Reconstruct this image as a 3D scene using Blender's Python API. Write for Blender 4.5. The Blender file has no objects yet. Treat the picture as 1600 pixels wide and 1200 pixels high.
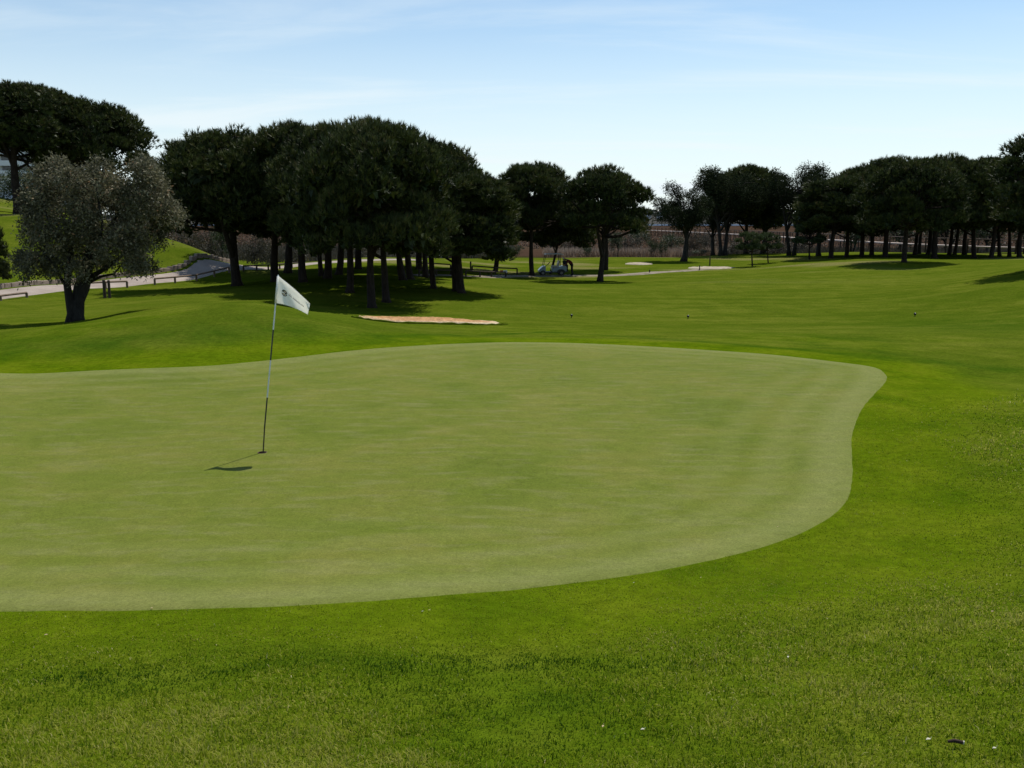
import bpy, bmesh, math
import numpy as np
from mathutils import Vector, Matrix
from mathutils.geometry import delaunay_2d_cdt

scn = bpy.context.scene
COL = scn.collection
R_ = math.radians

# ------------------------------------------------------------------ camera
CAM_H = 2.84                      # eye height above the hole
FPX = 1450.0                      # focal length in photo pixels (1600 wide)
PITCH = math.atan(255.0 / FPX)    # horizon sits 255 px above the middle
cd = bpy.data.cameras.new('camera')
cam = bpy.data.objects.new('camera', cd)
COL.objects.link(cam)
cd.sensor_width = 36.0
cd.lens = 36.0 * FPX / 1600.0
cd.clip_start = 0.1
cd.clip_end = 9000.0
cam.location = (0, 0, CAM_H)
cam.rotation_euler = (math.pi / 2 - PITCH, 0, 0)
scn.camera = cam

# ------------------------------------------------------------------ sky, sun, exposure
SUN_EL, SUN_AZ = R_(61), R_(35)   # sun in front of the viewer, to the right
w = bpy.data.worlds.new('World'); scn.world = w
w.use_nodes = True
nt = w.node_tree; nt.nodes.clear()
wo = nt.nodes.new('ShaderNodeOutputWorld')
bg = nt.nodes.new('ShaderNodeBackground'); bg.inputs['Strength'].default_value = 0.124
sky = nt.nodes.new('ShaderNodeTexSky'); sky.sky_type = 'NISHITA'
sky.sun_disc = False
sky.sun_elevation = SUN_EL; sky.sun_rotation = SUN_AZ
sky.altitude = 0; sky.air_density = 1.0; sky.dust_density = 0.02; sky.ozone_density = 1.8
# thin cirrus drawn out over the whole sky
tc = nt.nodes.new('ShaderNodeTexCoord')
sep = nt.nodes.new('ShaderNodeSeparateXYZ'); nt.links.new(tc.outputs['Generated'], sep.inputs[0])
zz = nt.nodes.new('ShaderNodeMath'); zz.operation = 'MAXIMUM'; zz.inputs[1].default_value = 0.0
nt.links.new(sep.outputs['Z'], zz.inputs[0])
za = nt.nodes.new('ShaderNodeMath'); za.operation = 'ADD'; za.inputs[1].default_value = 0.12
nt.links.new(zz.outputs[0], za.inputs[0])
dx = nt.nodes.new('ShaderNodeMath'); dx.operation = 'DIVIDE'
dy = nt.nodes.new('ShaderNodeMath'); dy.operation = 'DIVIDE'
nt.links.new(sep.outputs['X'], dx.inputs[0]); nt.links.new(za.outputs[0], dx.inputs[1])
nt.links.new(sep.outputs['Y'], dy.inputs[0]); nt.links.new(za.outputs[0], dy.inputs[1])
cmb = nt.nodes.new('ShaderNodeCombineXYZ')
nt.links.new(dx.outputs[0], cmb.inputs[0]); nt.links.new(dy.outputs[0], cmb.inputs[1])
mp = nt.nodes.new('ShaderNodeMapping'); mp.inputs['Scale'].default_value = (0.55, 1.7, 1.0)
mp.inputs['Rotation'].default_value = (0, 0, R_(-16)); mp.inputs['Location'].default_value = (9.3, 1.1, 0)
nt.links.new(cmb.outputs[0], mp.inputs[0])
nz = nt.nodes.new('ShaderNodeTexNoise'); nz.inputs['Scale'].default_value = 0.9
nz.inputs['Detail'].default_value = 9; nz.inputs['Roughness'].default_value = 0.58; nz.inputs['Distortion'].default_value = 0.5
nt.links.new(mp.outputs[0], nz.inputs['Vector'])
rmp = nt.nodes.new('ShaderNodeMapRange'); rmp.interpolation_type = 'SMOOTHSTEP'
rmp.inputs['From Min'].default_value = 0.45; rmp.inputs['From Max'].default_value = 0.72
rmp.inputs['To Min'].default_value = 0.0; rmp.inputs['To Max'].default_value = 0.30
nt.links.new(nz.outputs['Fac'], rmp.inputs['Value'])
mixw = nt.nodes.new('ShaderNodeMix'); mixw.data_type = 'RGBA'
veil = nt.nodes.new('ShaderNodeMapRange'); veil.interpolation_type = 'SMOOTHERSTEP'      # thin pale veil low in the sky, the same all round
veil.inputs['From Min'].default_value = 0.30; veil.inputs['From Max'].default_value = -0.02
veil.inputs['To Min'].default_value = 0.0; veil.inputs['To Max'].default_value = 0.75
nt.links.new(zz.outputs[0], veil.inputs['Value'])
fmax = nt.nodes.new('ShaderNodeMath'); fmax.operation = 'ADD'; fmax.use_clamp = True
nt.links.new(rmp.outputs[0], fmax.inputs[0]); nt.links.new(veil.outputs[0], fmax.inputs[1])
tnt = nt.nodes.new('ShaderNodeMix'); tnt.data_type = 'RGBA'; tnt.blend_type = 'MULTIPLY'; tnt.inputs['Factor'].default_value = 1.0
tnt.inputs['B'].default_value = (0.95, 1.03, 1.03, 1)
nt.links.new(sky.outputs[0], tnt.inputs['A'])
nt.links.new(fmax.outputs[0], mixw.inputs['Factor'])
nt.links.new(tnt.outputs['Result'], mixw.inputs['A'])
mixw.inputs['B'].default_value = (7.0, 7.75, 8.05, 1)
nt.links.new(mixw.outputs['Result'], bg.inputs['Color'])
nt.links.new(bg.outputs[0], wo.inputs[0])

sl = bpy.data.lights.new('sun', 'SUN'); sl.energy = 5.0; sl.angle = R_(0.5); sl.color = (1.0, 0.955, 0.87)
so = bpy.data.objects.new('sun', sl); COL.objects.link(so)
SUN_TO = Vector((math.sin(SUN_AZ) * math.cos(SUN_EL), math.cos(SUN_AZ) * math.cos(SUN_EL), math.sin(SUN_EL)))
so.rotation_euler = (-SUN_TO).to_track_quat('-Z', 'Y').to_euler()
so.location = (30, 40, 60)
vs = scn.view_settings
scn.display_settings.display_device = 'sRGB'
vs.view_transform = 'Standard'; vs.look = 'None'; vs.exposure = 0.0; vs.gamma = 1.0; vs.use_curve_mapping = False
scn.cycles.max_bounces = 6; scn.cycles.diffuse_bounces = 3; scn.cycles.transmission_bounces = 4
scn.cycles.transparent_max_bounces = 6
scn.cycles.caustics_reflective = False; scn.cycles.caustics_refractive = False

# ------------------------------------------------------------------ pixel <-> world
CP, SP = math.cos(PITCH), math.sin(PITCH)
def at(px, py, Y):
    """world point at depth Y seen at photo pixel px,py (used to read real positions off the photograph)"""
    a, b = (px - 800) / FPX, (600 - py) / FPX
    d = (a, CP + b * SP, -SP + b * CP)
    t = Y / d[1]
    return Vector((d[0] * t, Y, CAM_H + d[2] * t))
def smooth(a, b, x):
    t = np.clip((np.asarray(x, float) - a) / (b - a), 0, 1)
    return t * t * (3 - 2 * t)

# ------------------------------------------------------------------ terrain
ctrl = [(0, -5, 1.45), (-6, -3, 1.4), (6, -3, 1.4), (0, 0, 1.22), (-4, 1, 1.1), (4, 1, 1.1), (0, 3.3, .74), (-2.2, 3.4, .70), (2.2, 3.4, .74),
        (-3, 4.8, .33), (0, 4.8, .36), (3, 4.9, .42), (-8, 6.3, .1), (-4, 6.4, .03), (0, 6.9, .02), (2.5, 7.6, .02), (4.6, 9.2, 0), (-3.0, 11.2, 0),
        (-8, 11, .04), (-11, 15, .1), (0, 11, 0), (3, 14, 0), (-4, 15, .02), (0, 18, 0), (5.2, 12, .0), (6.7, 16.8, .0), (4, 20, .0), (0, 21.8, .0), (-5, 18, .05), (-9, 17.3, .06),
        (7, 8, .16), (9, 10, .18), (8.4, 14.5, .06), (-14, 10, .2), (-16, 16, .15), (16, 12, .3), (16, 20, .0),
        (-40, 20, .5), (-40, 35, -.3), (40, 20, .6), (45, 35, .4), (-12, 0, 1.3), (12, 0, 1.4), (0, -30, 1.6), (-40, -20, 1.8), (40, -20, 1.8)]
for p in [(-100, 545, 20), (0, 527, 21.5), (120, 509, 22.5), (300, 480, 24), (400, 473, 24.5), (480, 487, 25.2), (555, 499, 27), (640, 515, 25.5),
          (0, 515, 26), (0, 506, 30), (60, 510, 26.5), (121, 506, 26), (121, 502.5, 29.5), (121, 497, 33), (200, 489, 27.5), (200, 484, 32), (250, 483, 28), (250, 478.5, 32), (300, 476.5, 28), (60, 497, 33), (250, 482, 36), (300, 470, 42), (400, 480, 34),
          (0, 470, 45), (100, 455, 51), (200, 445, 57), (300, 437, 62), (380, 415, 76), (430, 411, 82), (250, 455, 49),
          (0, 430, 54), (100, 432, 57), (0, 385, 64), (0, 340, 75), (100, 345, 75), (200, 362, 70), (245, 378, 68), (300, 395, 67), (345, 413, 68), (200, 425, 61), (290, 418, 65),
          (30, 336, 84), (100, 336, 86),
          (372, 445, 55), (585, 483, 40), (545, 450, 50), (470, 435, 58), (715, 455, 50), (640, 437, 58), (560, 415, 76), (600, 402, 95), (500, 485, 36),
          (670, 503, 33), (560, 500, 31.5), (785, 506, 33.5), (670, 520, 28), (893, 497, 40), (1075, 498, 40), (1430, 494, 40), (800, 520, 27), (1000, 522, 26.5), (1200, 525, 26),
          (1200, 470, 50), (900, 470, 48), (870, 432, 79), (937, 439, 72), (800, 436, 73), (760, 405, 110), (1068, 408, 104), (1000, 398, 125), (1150, 417, 93),
          (1300, 405, 95), (1300, 400, 108), (1413, 411, 82), (1500, 404, 96), (1600, 402, 98), (1600, 434, 50), (1540, 451, 47), (1700, 408, 50), (1480, 470, 45), (1600, 468, 42), (1600, 500, 34), (1450, 520, 28), (1600, 560, 21), (1600, 620, 15.2),
          (1300, 440, 65), (1100, 440, 66), (1600, 414, 66), (1450, 430, 68)]:
    P = at(*p); ctrl.append((P.x, P.y, P.z))
for (x, y, z) in [(-70, 60, 2), (-90, 90, 5), (-55, 120, 2.4), (-75, 120, 5), (-110, 200, 8.5), (-85, 200, 4), (-60, 170, -1), (-120, 120, 8), (-40, 110, -1.5), (-38, 90, -.9), (90, 90, .5), (70, 60, .6), (110, 120, 0)]:
    ctrl.append((x, y, z))
ctrl = np.array(ctrl)
def _uv(X, Y):
    Yc = np.maximum(Y, -6.0) + 12.0
    return np.stack([np.clip(X / Yc, -1.6, 1.6) * 1.6, np.log(Yc)], -1)
_cu = _uv(ctrl[:, 0], ctrl[:, 1])
def _phi(r2): return 0.5 * r2 * np.log(r2 + 1e-12)
_n = len(ctrl)
_A = np.zeros((_n + 3, _n + 3))
_A[:_n, :_n] = _phi(((_cu[:, None] - _cu[None]) ** 2).sum(-1)) + np.eye(_n) * 2e-4
_A[:_n, _n] = 1; _A[:_n, _n + 1:] = _cu; _A[_n, :_n] = 1; _A[_n + 1:, :_n] = _cu.T
_w = np.linalg.solve(_A, np.concatenate([ctrl[:, 2], [0, 0, 0]]))
_rs = np.random.default_rng(5)
_wv = [(_rs.uniform(0, 6.28), _rs.uniform(0, 6.28), k) for k in (0.9, 1.3, 1.9, 2.6, 3.4, 4.3)]
def waves(X, Y, seed=0.0, s=1.0):
    o = 0
    for a, p, k in _wv:
        o = o + np.sin((X * math.cos(a + seed) + Y * math.sin(a + seed)) * k * s + p * (1 + seed) + 1.7 * np.sin((X * math.sin(a) - Y * math.cos(a)) * k * .43 * s + p)) / (0.6 + k * .35)
    return o / 2.6
MARSH_Z = -2.1
def marsh_w(X, Y):
    u = X / (np.maximum(Y, 1) + 5)
    return smooth(118, 136, Y + 5 * np.sin(X * .11) + 2 * np.sin(X * .37)) * smooth(-0.40, -0.30, u + np.clip((Y - 150) / 900, -.05, .25))
def tps(X, Y):
    X = np.asarray(X, float); Y = np.asarray(Y, float)
    sh = X.shape; q = _uv(X.ravel(), np.minimum(Y.ravel(), 210.0))
    out = np.empty(len(q))
    for i in range(0, len(q), 20000):
        b = q[i:i + 20000]
        out[i:i + 20000] = _phi(((b[:, None] - _cu[None]) ** 2).sum(-1)) @ _w[:_n] + _w[_n] + b @ _w[_n + 1:]
    return out.reshape(sh)
def ground0(X, Y):
    z = tps(X, Y)
    m = marsh_w(np.asarray(X, float), np.asarray(Y, float))
    z = z * (1 - m) + MARSH_Z * m
    far = smooth(260, 500, Y)
    return z * (1 - far) + (MARSH_Z) * far
def hit(px, py, y0=2.5, y1=400, fn=None):
    fn = fn or ground0
    ys = np.geomspace(y0, y1, 900)
    a, b = (px - 800) / FPX, (600 - py) / FPX
    d = np.array([a, CP + b * SP, -SP + b * CP])
    t = ys / d[1]
    g = CAM_H + d[2] * t - fn(d[0] * t, ys)
    k = np.where(g < 0)[0]
    if not len(k): return None
    k = k[0]
    if k == 0: yy = ys[0]
    else:
        yy = ys[k - 1] + (ys[k] - ys[k - 1]) * g[k - 1] / (g[k - 1] - g[k])
    return (a * yy / d[1], yy)

# outline of the putting green, read off the photo and set on the ground
gpx = [(0, 957), (200, 955.5), (400, 950), (560, 942), (700, 931), (850, 918), (1000, 898), (1120, 875), (1200, 854), (1260, 831), (1308, 803), (1329, 775), (1335, 740), (1333, 700),
       (1336, 672), (1348, 641), (1368, 616), (1386, 596), (1384, 584), (1365, 574), (1300, 565), (1200, 554), (1100, 547), (1000, 541), (900, 536.5), (800, 535),
       (720, 537), (640, 541), (560, 547), (480, 556), (400, 565), (300, 573), (150, 579), (0, 583)]
gw = [hit(*p, y1=40) for p in gpx] + [(-11.5, 17.6), (-14, 15.5), (-14.5, 12.5), (-12.5, 9.5), (-9.5, 7.4), (-6.2, 6.5)]
def catmull(pts, step, closed=True):
    P = np.array(pts, float); n = len(P); out = []
    for i in range(n if closed else n - 1):
        if closed: p0, p1, p2, p3 = P[i - 1], P[i], P[(i + 1) % n], P[(i + 2) % n]
        else: p0, p1, p2, p3 = P[max(i - 1, 0)], P[i], P[i + 1], P[min(i + 2, n - 1)]
        m = max(1, int(np.linalg.norm(p2 - p1) / step))
        for k in range(m):
            t = k / m
            out.append(.5 * ((2 * p1) + (-p0 + p2) * t + (2 * p0 - 5 * p1 + 4 * p2 - p3) * t * t + (-p0 + 3 * p1 - 3 * p2 + p3) * t ** 3))
    if not closed: out.append(P[-1])
    return np.array(out)
GP = catmull(gw, 0.14)
# ragged mown edge
GP = GP + np.random.default_rng(2).normal(size=GP.shape) * .003
def inside(poly, X, Y):
    c = np.zeros(np.shape(X), bool); n = len(poly)
    for i in range(n):
        x1, y1 = poly[i]; x2, y2 = poly[i - 1]
        if y1 == y2: continue
        c ^= ((y1 > Y) != (y2 > Y)) & (X < (x2 - x1) * (Y - y1) / (y2 - y1) + x1)
    return c
# signed distance to the green's edge on a lookup grid (negative inside)
GX0, GX1, GY0, GY1, GS = -22.0, 22.0, -4.0, 34.0, 0.1
_gx = np.arange(GX0, GX1, GS); _gy = np.arange(GY0, GY1, GS)
_MX, _MY = np.meshgrid(_gx, _gy, indexing='ij')
_D = np.full(_MX.shape, 1e9)
for q in GP[::2]:
    np.minimum(_D, (_MX - q[0]) ** 2 + (_MY - q[1]) ** 2, out=_D)
_D = np.sqrt(_D); _D[inside(GP[::2], _MX, _MY)] *= -1
def gdist(X, Y):
    X = np.asarray(X, float); Y = np.asarray(Y, float)
    fx = np.clip((X - GX0) / GS, 0, len(_gx) - 1.001); fy = np.clip((Y - GY0) / GS, 0, len(_gy) - 1.001)
    i, j = fx.astype(int), fy.astype(int); a, b = fx - i, fy - j
    d = (_D[i, j] * (1 - a) * (1 - b) + _D[i + 1, j] * a * (1 - b) + _D[i, j + 1] * (1 - a) * b + _D[i + 1, j + 1] * a * b)
    ox = np.maximum(np.maximum(GX0 - X, X - GX1), 0) + np.maximum(np.maximum(GY0 - Y, Y - GY1), 0)
    return d + ox
def ground(X, Y):
    X = np.asarray(X, float); Y = np.asarray(Y, float)
    z = ground0(X, Y)
    rough = smooth(.1, 1.2, gdist(X, Y)) * (1 - smooth(14, 60, Y))
    return z + .022 * rough * waves(X, Y) + .07 * smooth(30, 60, Y) * (1 - smooth(110, 125, Y)) * waves(X, Y, 2., .25)
def G(x, y): return float(ground(np.array([x]), np.array([y]))[0])
def spot(px, Y):
    """ground point under photo column px at depth Y"""
    z = -1.0
    for _ in range(4):
        x = (px - 800) / FPX * (Y * CP + (CAM_H - z) * SP); z = G(x, Y)
    return Vector((x, Y, z))
def mpp(P): return (P.y * CP + (CAM_H - P.z) * SP) / FPX     # metres per photo pixel there

# ------------------------------------------------------------------ material helpers
MATS = {}
class NB:
    """tiny node builder"""
    def __init__(s, name):
        s.m = bpy.data.materials.new(name); s.m.use_nodes = True
        s.t = s.m.node_tree; s.t.nodes.clear()
        s.out = s.t.nodes.new('ShaderNodeOutputMaterial'); MATS[name] = s.m
    def n(s, typ, **kw):
        nd = s.t.nodes.new(typ)
        for k, v in kw.items():
            if k.startswith('i_'):
                nd.inputs[k[2:].replace('_', ' ')].default_value = v
            else: setattr(nd, k, v)
        return nd
    def l(s, a, b): s.t.links.new(a, b)
    def coord(s, kind='Object', scale=(1, 1, 1)):
        t = s.n('ShaderNodeTexCoord'); m = s.n('ShaderNodeMapping'); m.inputs['Scale'].default_value = scale
        s.l(t.outputs[kind], m.inputs[0]); return m.outputs[0]
    def noise(s, vec, scale, detail=4, rough=.55, dist=0):
        n = s.n('ShaderNodeTexNoise'); n.inputs['Scale'].default_value = scale; n.inputs['Detail'].default_value = detail
        n.inputs['Roughness'].default_value = rough; n.inputs['Distortion'].default_value = dist
        if vec is not None: s.l(vec, n.inputs['Vector'])
        return n.outputs['Fac']
    def ramp(s, fac, stops):
        r = s.n('ShaderNodeValToRGB'); e = r.color_ramp.elements
        while len(e) < len(stops): e.new(.5)
        for i, (p, c) in enumerate(stops):
            e[i].position = p; e[i].color = (*c, 1) if len(c) == 3 else c
        s.l(fac, r.inputs[0]); return r.outputs[0]
    def rng(s, fac, a, b, c=0., d=1.):
        r = s.n('ShaderNodeMapRange'); r.inputs['From Min'].default_value = a; r.inputs['From Max'].default_value = b
        r.inputs['To Min'].default_value = c; r.inputs['To Max'].default_value = d
        s.l(fac, r.inputs['Value']); return r.outputs[0]
    def mix(s, f, a, b, mode='MIX'):
        m = s.n('ShaderNodeMix', data_type='RGBA', blend_type=mode)
        for v, k in ((f, 'Factor'), (a, 'A'), (b, 'B')):
            if isinstance(v, (int, float)): m.inputs[k].default_value = v
            elif isinstance(v, tuple): m.inputs[k].default_value = (*v, 1)
            else: s.l(v, m.inputs[k])
        return m.outputs['Result']
    def mul(s, a, b, op='MULTIPLY'):
        m = s.n('ShaderNodeMath', operation=op)
        for i, v in enumerate((a, b)):
            if isinstance(v, (int, float)): m.inputs[i].default_value = v
            else: s.l(v, m.inputs[i])
        return m.outputs[0]
    def attr(s, name):
        a = s.n('ShaderNodeAttribute'); a.attribute_name = name; return a
    def bump(s, h, strength=.5, dist=.02):
        b = s.n('ShaderNodeBump'); b.inputs['Strength'].default_value = strength; b.inputs['Distance'].default_value = dist
        s.l(h, b.inputs['Height']); return b.outputs[0]
    def pbr(s, col, rough=.8, spec=.3, normal=None, metal=0., trans=0.):
        p = s.n('ShaderNodeBsdfPrincipled')
        if isinstance(col, tuple): p.inputs['Base Color'].default_value = (*col, 1)
        else: s.l(col, p.inputs['Base Color'])
        if isinstance(rough, (int, float)): p.inputs['Roughness'].default_value = rough
        else: s.l(rough, p.inputs['Roughness'])
        p.inputs['Specular IOR Level'].default_value = spec; p.inputs['Metallic'].default_value = metal
        if normal is not None: s.l(normal, p.inputs['Normal'])
        res = p.outputs[0]
        if trans > 0:
            t = s.n('ShaderNodeBsdfTranslucent')
            if isinstance(col, tuple): t.inputs[0].default_value = (*col, 1)
            else: s.l(col, t.inputs[0])
            m = s.n('ShaderNodeMixShader'); m.inputs[0].default_value = trans
            s.l(p.outputs[0], m.inputs[1]); s.l(t.outputs[0], m.inputs[2]); res = m.outputs[0]
        s.l(res, s.out.inputs[0]); return s.m

def mat_plain(name, col, rough=.6, spec=.4, var=.25, scale=8., metal=0., bump=.0, trans=0.):
    b = NB(name); v = b.coord()
    f = b.noise(v, scale, 5, .6)
    c = b.ramp(f, [(.25, tuple(x * (1 - var) for x in col)), (.75, tuple(min(1, x * (1 + var)) for x in col))])
    nrm = b.bump(b.noise(v, scale * 4, 4), bump, .01) if bump else None
    return b.pbr(c, rough, spec, nrm, metal, trans)

# turf ground: fringe, rough, fairway, marsh and dry and painted sunlit spots from point attributes and noise
b = NB('turf')
v = b.coord()
zone = b.attr('zone'); sp_ = b.n('ShaderNodeSeparateColor'); b.l(zone.outputs['Color'], sp_.inputs[0])
n_big = b.noise(v, .16, 4, .55, .6); n_mid = b.noise(v, .9, 5, .6, .3); n_fine = b.noise(v, 9., 6, .7); n_gr = b.noise(v, 70., 3, .7)
fair = b.ramp(n_mid, [(.28, (.050, .076, .005)), (.5, (.072, .097, .007)), (.72, (.102, .120, .013))])
n_str = b.noise(b.coord(scale=(.22, 1., 1.)), .35, 5, .6, .5)
fair = b.mix(b.rng(n_str, .48, .70, 0., .55), fair, (.118, .130, .017))
fair = b.mix(b.rng(n_str, .48, .32, 0., .5), fair, (.042, .070, .004))
fair = b.mix(b.rng(n_big, .42, .66), fair, b.mix(.6, fair, (.054, .084, .005)))
fringe = b.ramp(n_mid, [(.3, (.050, .088, .0022)), (.5, (.076, .114, .003)), (.72, (.106, .135, .006))])
rough = b.ramp(n_mid, [(.26, (.032, .064, .003)), (.46, (.066, .102, .004)), (.62, (.096, .122, .009)), (.78, (.125, .135, .020))])
col = b.mix(sp_.outputs['Red'], fair, fringe)
col = b.mix(sp_.outputs['Blue'], col, rough)
col = b.mix(b.mul(b.attr('lush').outputs['Fac'], b.rng(n_mid, .3, .62, 1., .45)), col, (.026, .062, .003))
dry = b.attr('dry')
col = b.mix(dry.outputs['Fac'], col, b.ramp(n_fine, [(.3, (.13, .115, .04)), (.7, (.22, .19, .085))]))
marsh = b.ramp(b.noise(v, .045, 7, .66, .7), [(.28, (.018, .016, .010)), (.42, (.040, .025, .017)), (.55, (.054, .033, .022)), (.68, (.062, .046, .030)), (.8, (.030, .030, .016))])
col = b.mix(sp_.outputs['Green'], col, marsh)
shade = b.mul(b.rng(n_fine, .3, .72, .72, 1.28), b.rng(n_gr, .3, .7, .75, 1.25))
col = b.mix(1.0, col, shade, 'MULTIPLY')
h = b.mul(b.mul(n_fine, .6), b.mul(n_gr, .5), 'ADD')
b.pbr(col, .95, .0, b.bump(h, .75, .03))

# putting green: close-mown, pale, with mower bands along its edge
b = NB('putting_turf')
v = b.coord()
ed = b.attr('edge').outputs['Fac']
n_b = b.noise(v, .55, 5, .62, .8); n_s = b.noise(b.coord(scale=(.35, 1., 1.)), 2.2, 5, .6, .4); n_g = b.noise(v, 45., 5, .75); n_gg = b.noise(v, 160., 2, .7); n_md = b.noise(v, 7., 6, .7, .3)
c = b.ramp(n_b, [(.28, (.086, .111, .014)), (.46, (.115, .134, .021)), (.60, (.130, .138, .026)), (.76, (.160, .160, .040))])
c = b.mix(b.rng(n_s, .42, .64, 0, .5), c, (.092, .122, .014))
c = b.mix(b.rng(b.noise(b.coord(scale=(.3, 1., 1.)), 5.5, 4, .6, .3), .50, .72, 0, .55), c, (.160, .160, .060))
band = b.n('ShaderNodeTexWave', wave_type='BANDS', bands_direction='X')
cb_ = b.n('ShaderNodeCombineXYZ'); b.l(ed, cb_.inputs[0]); band.inputs['Scale'].default_value = .5; band.inputs['Distortion'].default_value = .35
band.inputs['Detail'].default_value = 2
b.l(cb_.outputs[0], band.inputs['Vector'])
near = b.rng(ed, 0., 2.6, 1., 0.)
c = b.mix(b.mul(b.mul(band.outputs['Fac'], near), .42), c, (.180, .190, .062))
c = b.mix(b.rng(ed, 0., .9, .45, 0.), c, (.158, .172, .056))
c = b.mix(1., c, b.mul(b.mul(b.rng(n_g, .3, .7, .72, 1.28), b.rng(n_md, .3, .7, .90, 1.10)), b.rng(n_gg, .3, .7, .80, 1.20)), 'MULTIPLY')
b.pbr(c, .9, .03, b.bump(b.mul(n_g, n_gg, 'ADD'), .5, .006))

# grass blades: tint attribute decides dark green / green / straw
b = NB('grass_blade')
t_ = b.attr('tint').outputs['Fac']
c = b.ramp(t_, [(.0, (.026, .068, .002)), (.28, (.086, .150, .003)), (.50, (.160, .220, .006)), (.72, (.245, .275, .020)), (.88, (.35, .34, .080)), (1., (.52, .47, .23))])
b.pbr(c, .7, .04, None, 0, .48)

def leaf_mat(name, stops, trans=.3, rough=.55, spec=.3):
    b = NB(name)
    c = b.ramp(b.attr('tint').outputs['Fac'], stops)
    return b.pbr(c, rough, spec, None, 0, trans)
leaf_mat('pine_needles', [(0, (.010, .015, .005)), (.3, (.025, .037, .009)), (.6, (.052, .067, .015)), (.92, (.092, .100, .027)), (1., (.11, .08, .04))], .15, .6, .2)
leaf_mat('young_pine_needles', [(0, (.022, .035, .012)), (.5, (.045, .068, .020)), (1., (.080, .100, .036))], .25)
leaf_mat('olive_leaves', [(0, (.028, .028, .013)), (.4, (.090, .087, .047)), (.75, (.180, .168, .100)), (.94, (.30, .27, .175)), (1., (.30, .17, .09))], .25, .65, .2)
leaf_mat('oak_leaves', [(0, (.009, .014, .006)), (.5, (.019, .028, .011)), (1., (.044, .050, .024))], .18, .8, .03)
leaf_mat('shrub_leaves', [(0, (.012, .022, .009)), (.5, (.026, .046, .014)), (1., (.06, .085, .026))], .25)
leaf_mat('scrub_leaves', [(0, (.026, .024, .014)), (.5, (.062, .054, .034)), (1., (.11, .090, .060))], .25)
leaf_mat('marsh_leaves', [(0, (.020, .015, .010)), (.5, (.046, .032, .022)), (1., (.080, .060, .042))], .2)
leaf_mat('reed_leaves', [(0, (.085, .055, .035)), (.5, (.21, .145, .095)), (1., (.46, .36, .27))], .25)
leaf_mat('far_scrub', [(0, (.020, .025, .020)), (.5, (.034, .038, .030)), (1., (.056, .054, .044))], .1)

def bark(name, c0, c1):
    b = NB(name); v = b.coord(scale=(1, 1, .35))
    f = b.noise(v, 9, 6, .7, .4)
    b.pbr(b.ramp(f, [(.3, c0), (.7, c1)]), .9, .15, b.bump(f, .9, .05))
bark('pine_bark', (.014, .010, .008), (.048, .035, .027))
bark('olive_bark', (.014, .012, .010), (.045, .040, .033))
bark('oak_bark', (.015, .013, .011), (.052, .046, .040))

b = NB('path_paving'); v = b.coord()
f = b.noise(v, .9, 6, .6); g = b.noise(v, 30, 4, .7)
c = b.ramp(f, [(.3, (.24, .195, .165)), (.7, (.34, .285, .245))]); c = b.mix(1., c, b.rng(g, .3, .7, .85, 1.15), 'MULTIPLY')
b.pbr(c, .9, .2, b.bump(g, .4, .01))
b = NB('worn_path'); v = b.coord()
f = b.noise(v, .7, 6, .7, .6); g = b.noise(v, 20, 4, .7)
c = b.ramp(f, [(.36, (.055, .072, .012)), (.44, (.17, .14, .10)), (.58, (.24, .20, .155)), (.75, (.30, .255, .20))]); c = b.mix(1., c, b.rng(g, .3, .7, .8, 1.2), 'MULTIPLY')
b.pbr(c, .9, .1, b.bump(g, .4, .01))
b = NB('bunker_sand'); v = b.coord()
f = b.noise(v, 1.6, 6, .65, .5); g = b.noise(v, 6, 5, .75)
rim = b.attr('rim').outputs['Fac']
c = b.ramp(f, [(.3, (.40, .205, .09)), (.6, (.50, .29, .14)), (.8, (.58, .38, .21))])
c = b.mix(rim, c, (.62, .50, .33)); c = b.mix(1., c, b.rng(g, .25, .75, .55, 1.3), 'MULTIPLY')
b.pbr(c, .95, .1, b.bump(g, 1., .08))
b = NB('pale_sand'); v = b.coord()
f = b.noise(v, 2, 6, .65); b.pbr(b.ramp(f, [(.3, (.27, .22, .155)), (.7, (.42, .36, .28))]), .95, .1, b.bump(f, .6, .05))
b = NB('water'); v = b.coord()
b.pbr((.012, .026, .055), .55, .08, b.bump(b.noise(v, .4, 3), .2, .1))
mat_plain('cut_log', (.17, .125, .095), .85, .2, .35, 6, bump=.4)
mat_plain('dark_timber', (.055, .040, .030), .85, .2, .35, 6, bump=.4)
mat_plain('kerb_stone', (.27, .215, .18), .9, .2, .35, 3, bump=.5)
mat_plain('boardwalk_timber', (.40, .33, .29), .85, .2, .2, 3)
mat_plain('white_band', (.62, .64, .64), .35, .5, .08, 20)
mat_plain('black_band', (.012, .012, .013), .35, .5, .1, 20)
mat_plain('brown_band', (.060, .045, .018), .5, .4, .2, 20)
mat_plain('cup_liner', (.10, .055, .035), .7, .3, .2, 20)
b = NB('flag_cloth'); v = b.coord()
wv = b.noise(b.coord(scale=(1, 1, 1)), 260, 2, .5)
b.pbr(b.ramp(wv, [(.3, (.90, .885, .84)), (.7, (.95, .935, .89))]), .75, .2, None, 0, .55)
mat_plain('emblem_black', (.05, .045, .04), .7, .2, .1, 30)
mat_plain('emblem_gold', (.48, .36, .18), .7, .2, .1, 30)
mat_plain('print_grey', (.16, .155, .17), .7, .2, .1, 30)
mat_plain('tee_black', (.012, .012, .014), .4, .5, .1, 30)
mat_plain('cart_paint', (.16, .22, .28), .3, .5, .06, 3)
mat_plain('cart_dark', (.018, .018, .020), .6, .4, .15, 6)
mat_plain('cart_roof', (.36, .39, .42), .45, .4, .06, 3)
mat_plain('seat_vinyl', (.30, .28, .25), .5, .4, .1, 8)
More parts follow.
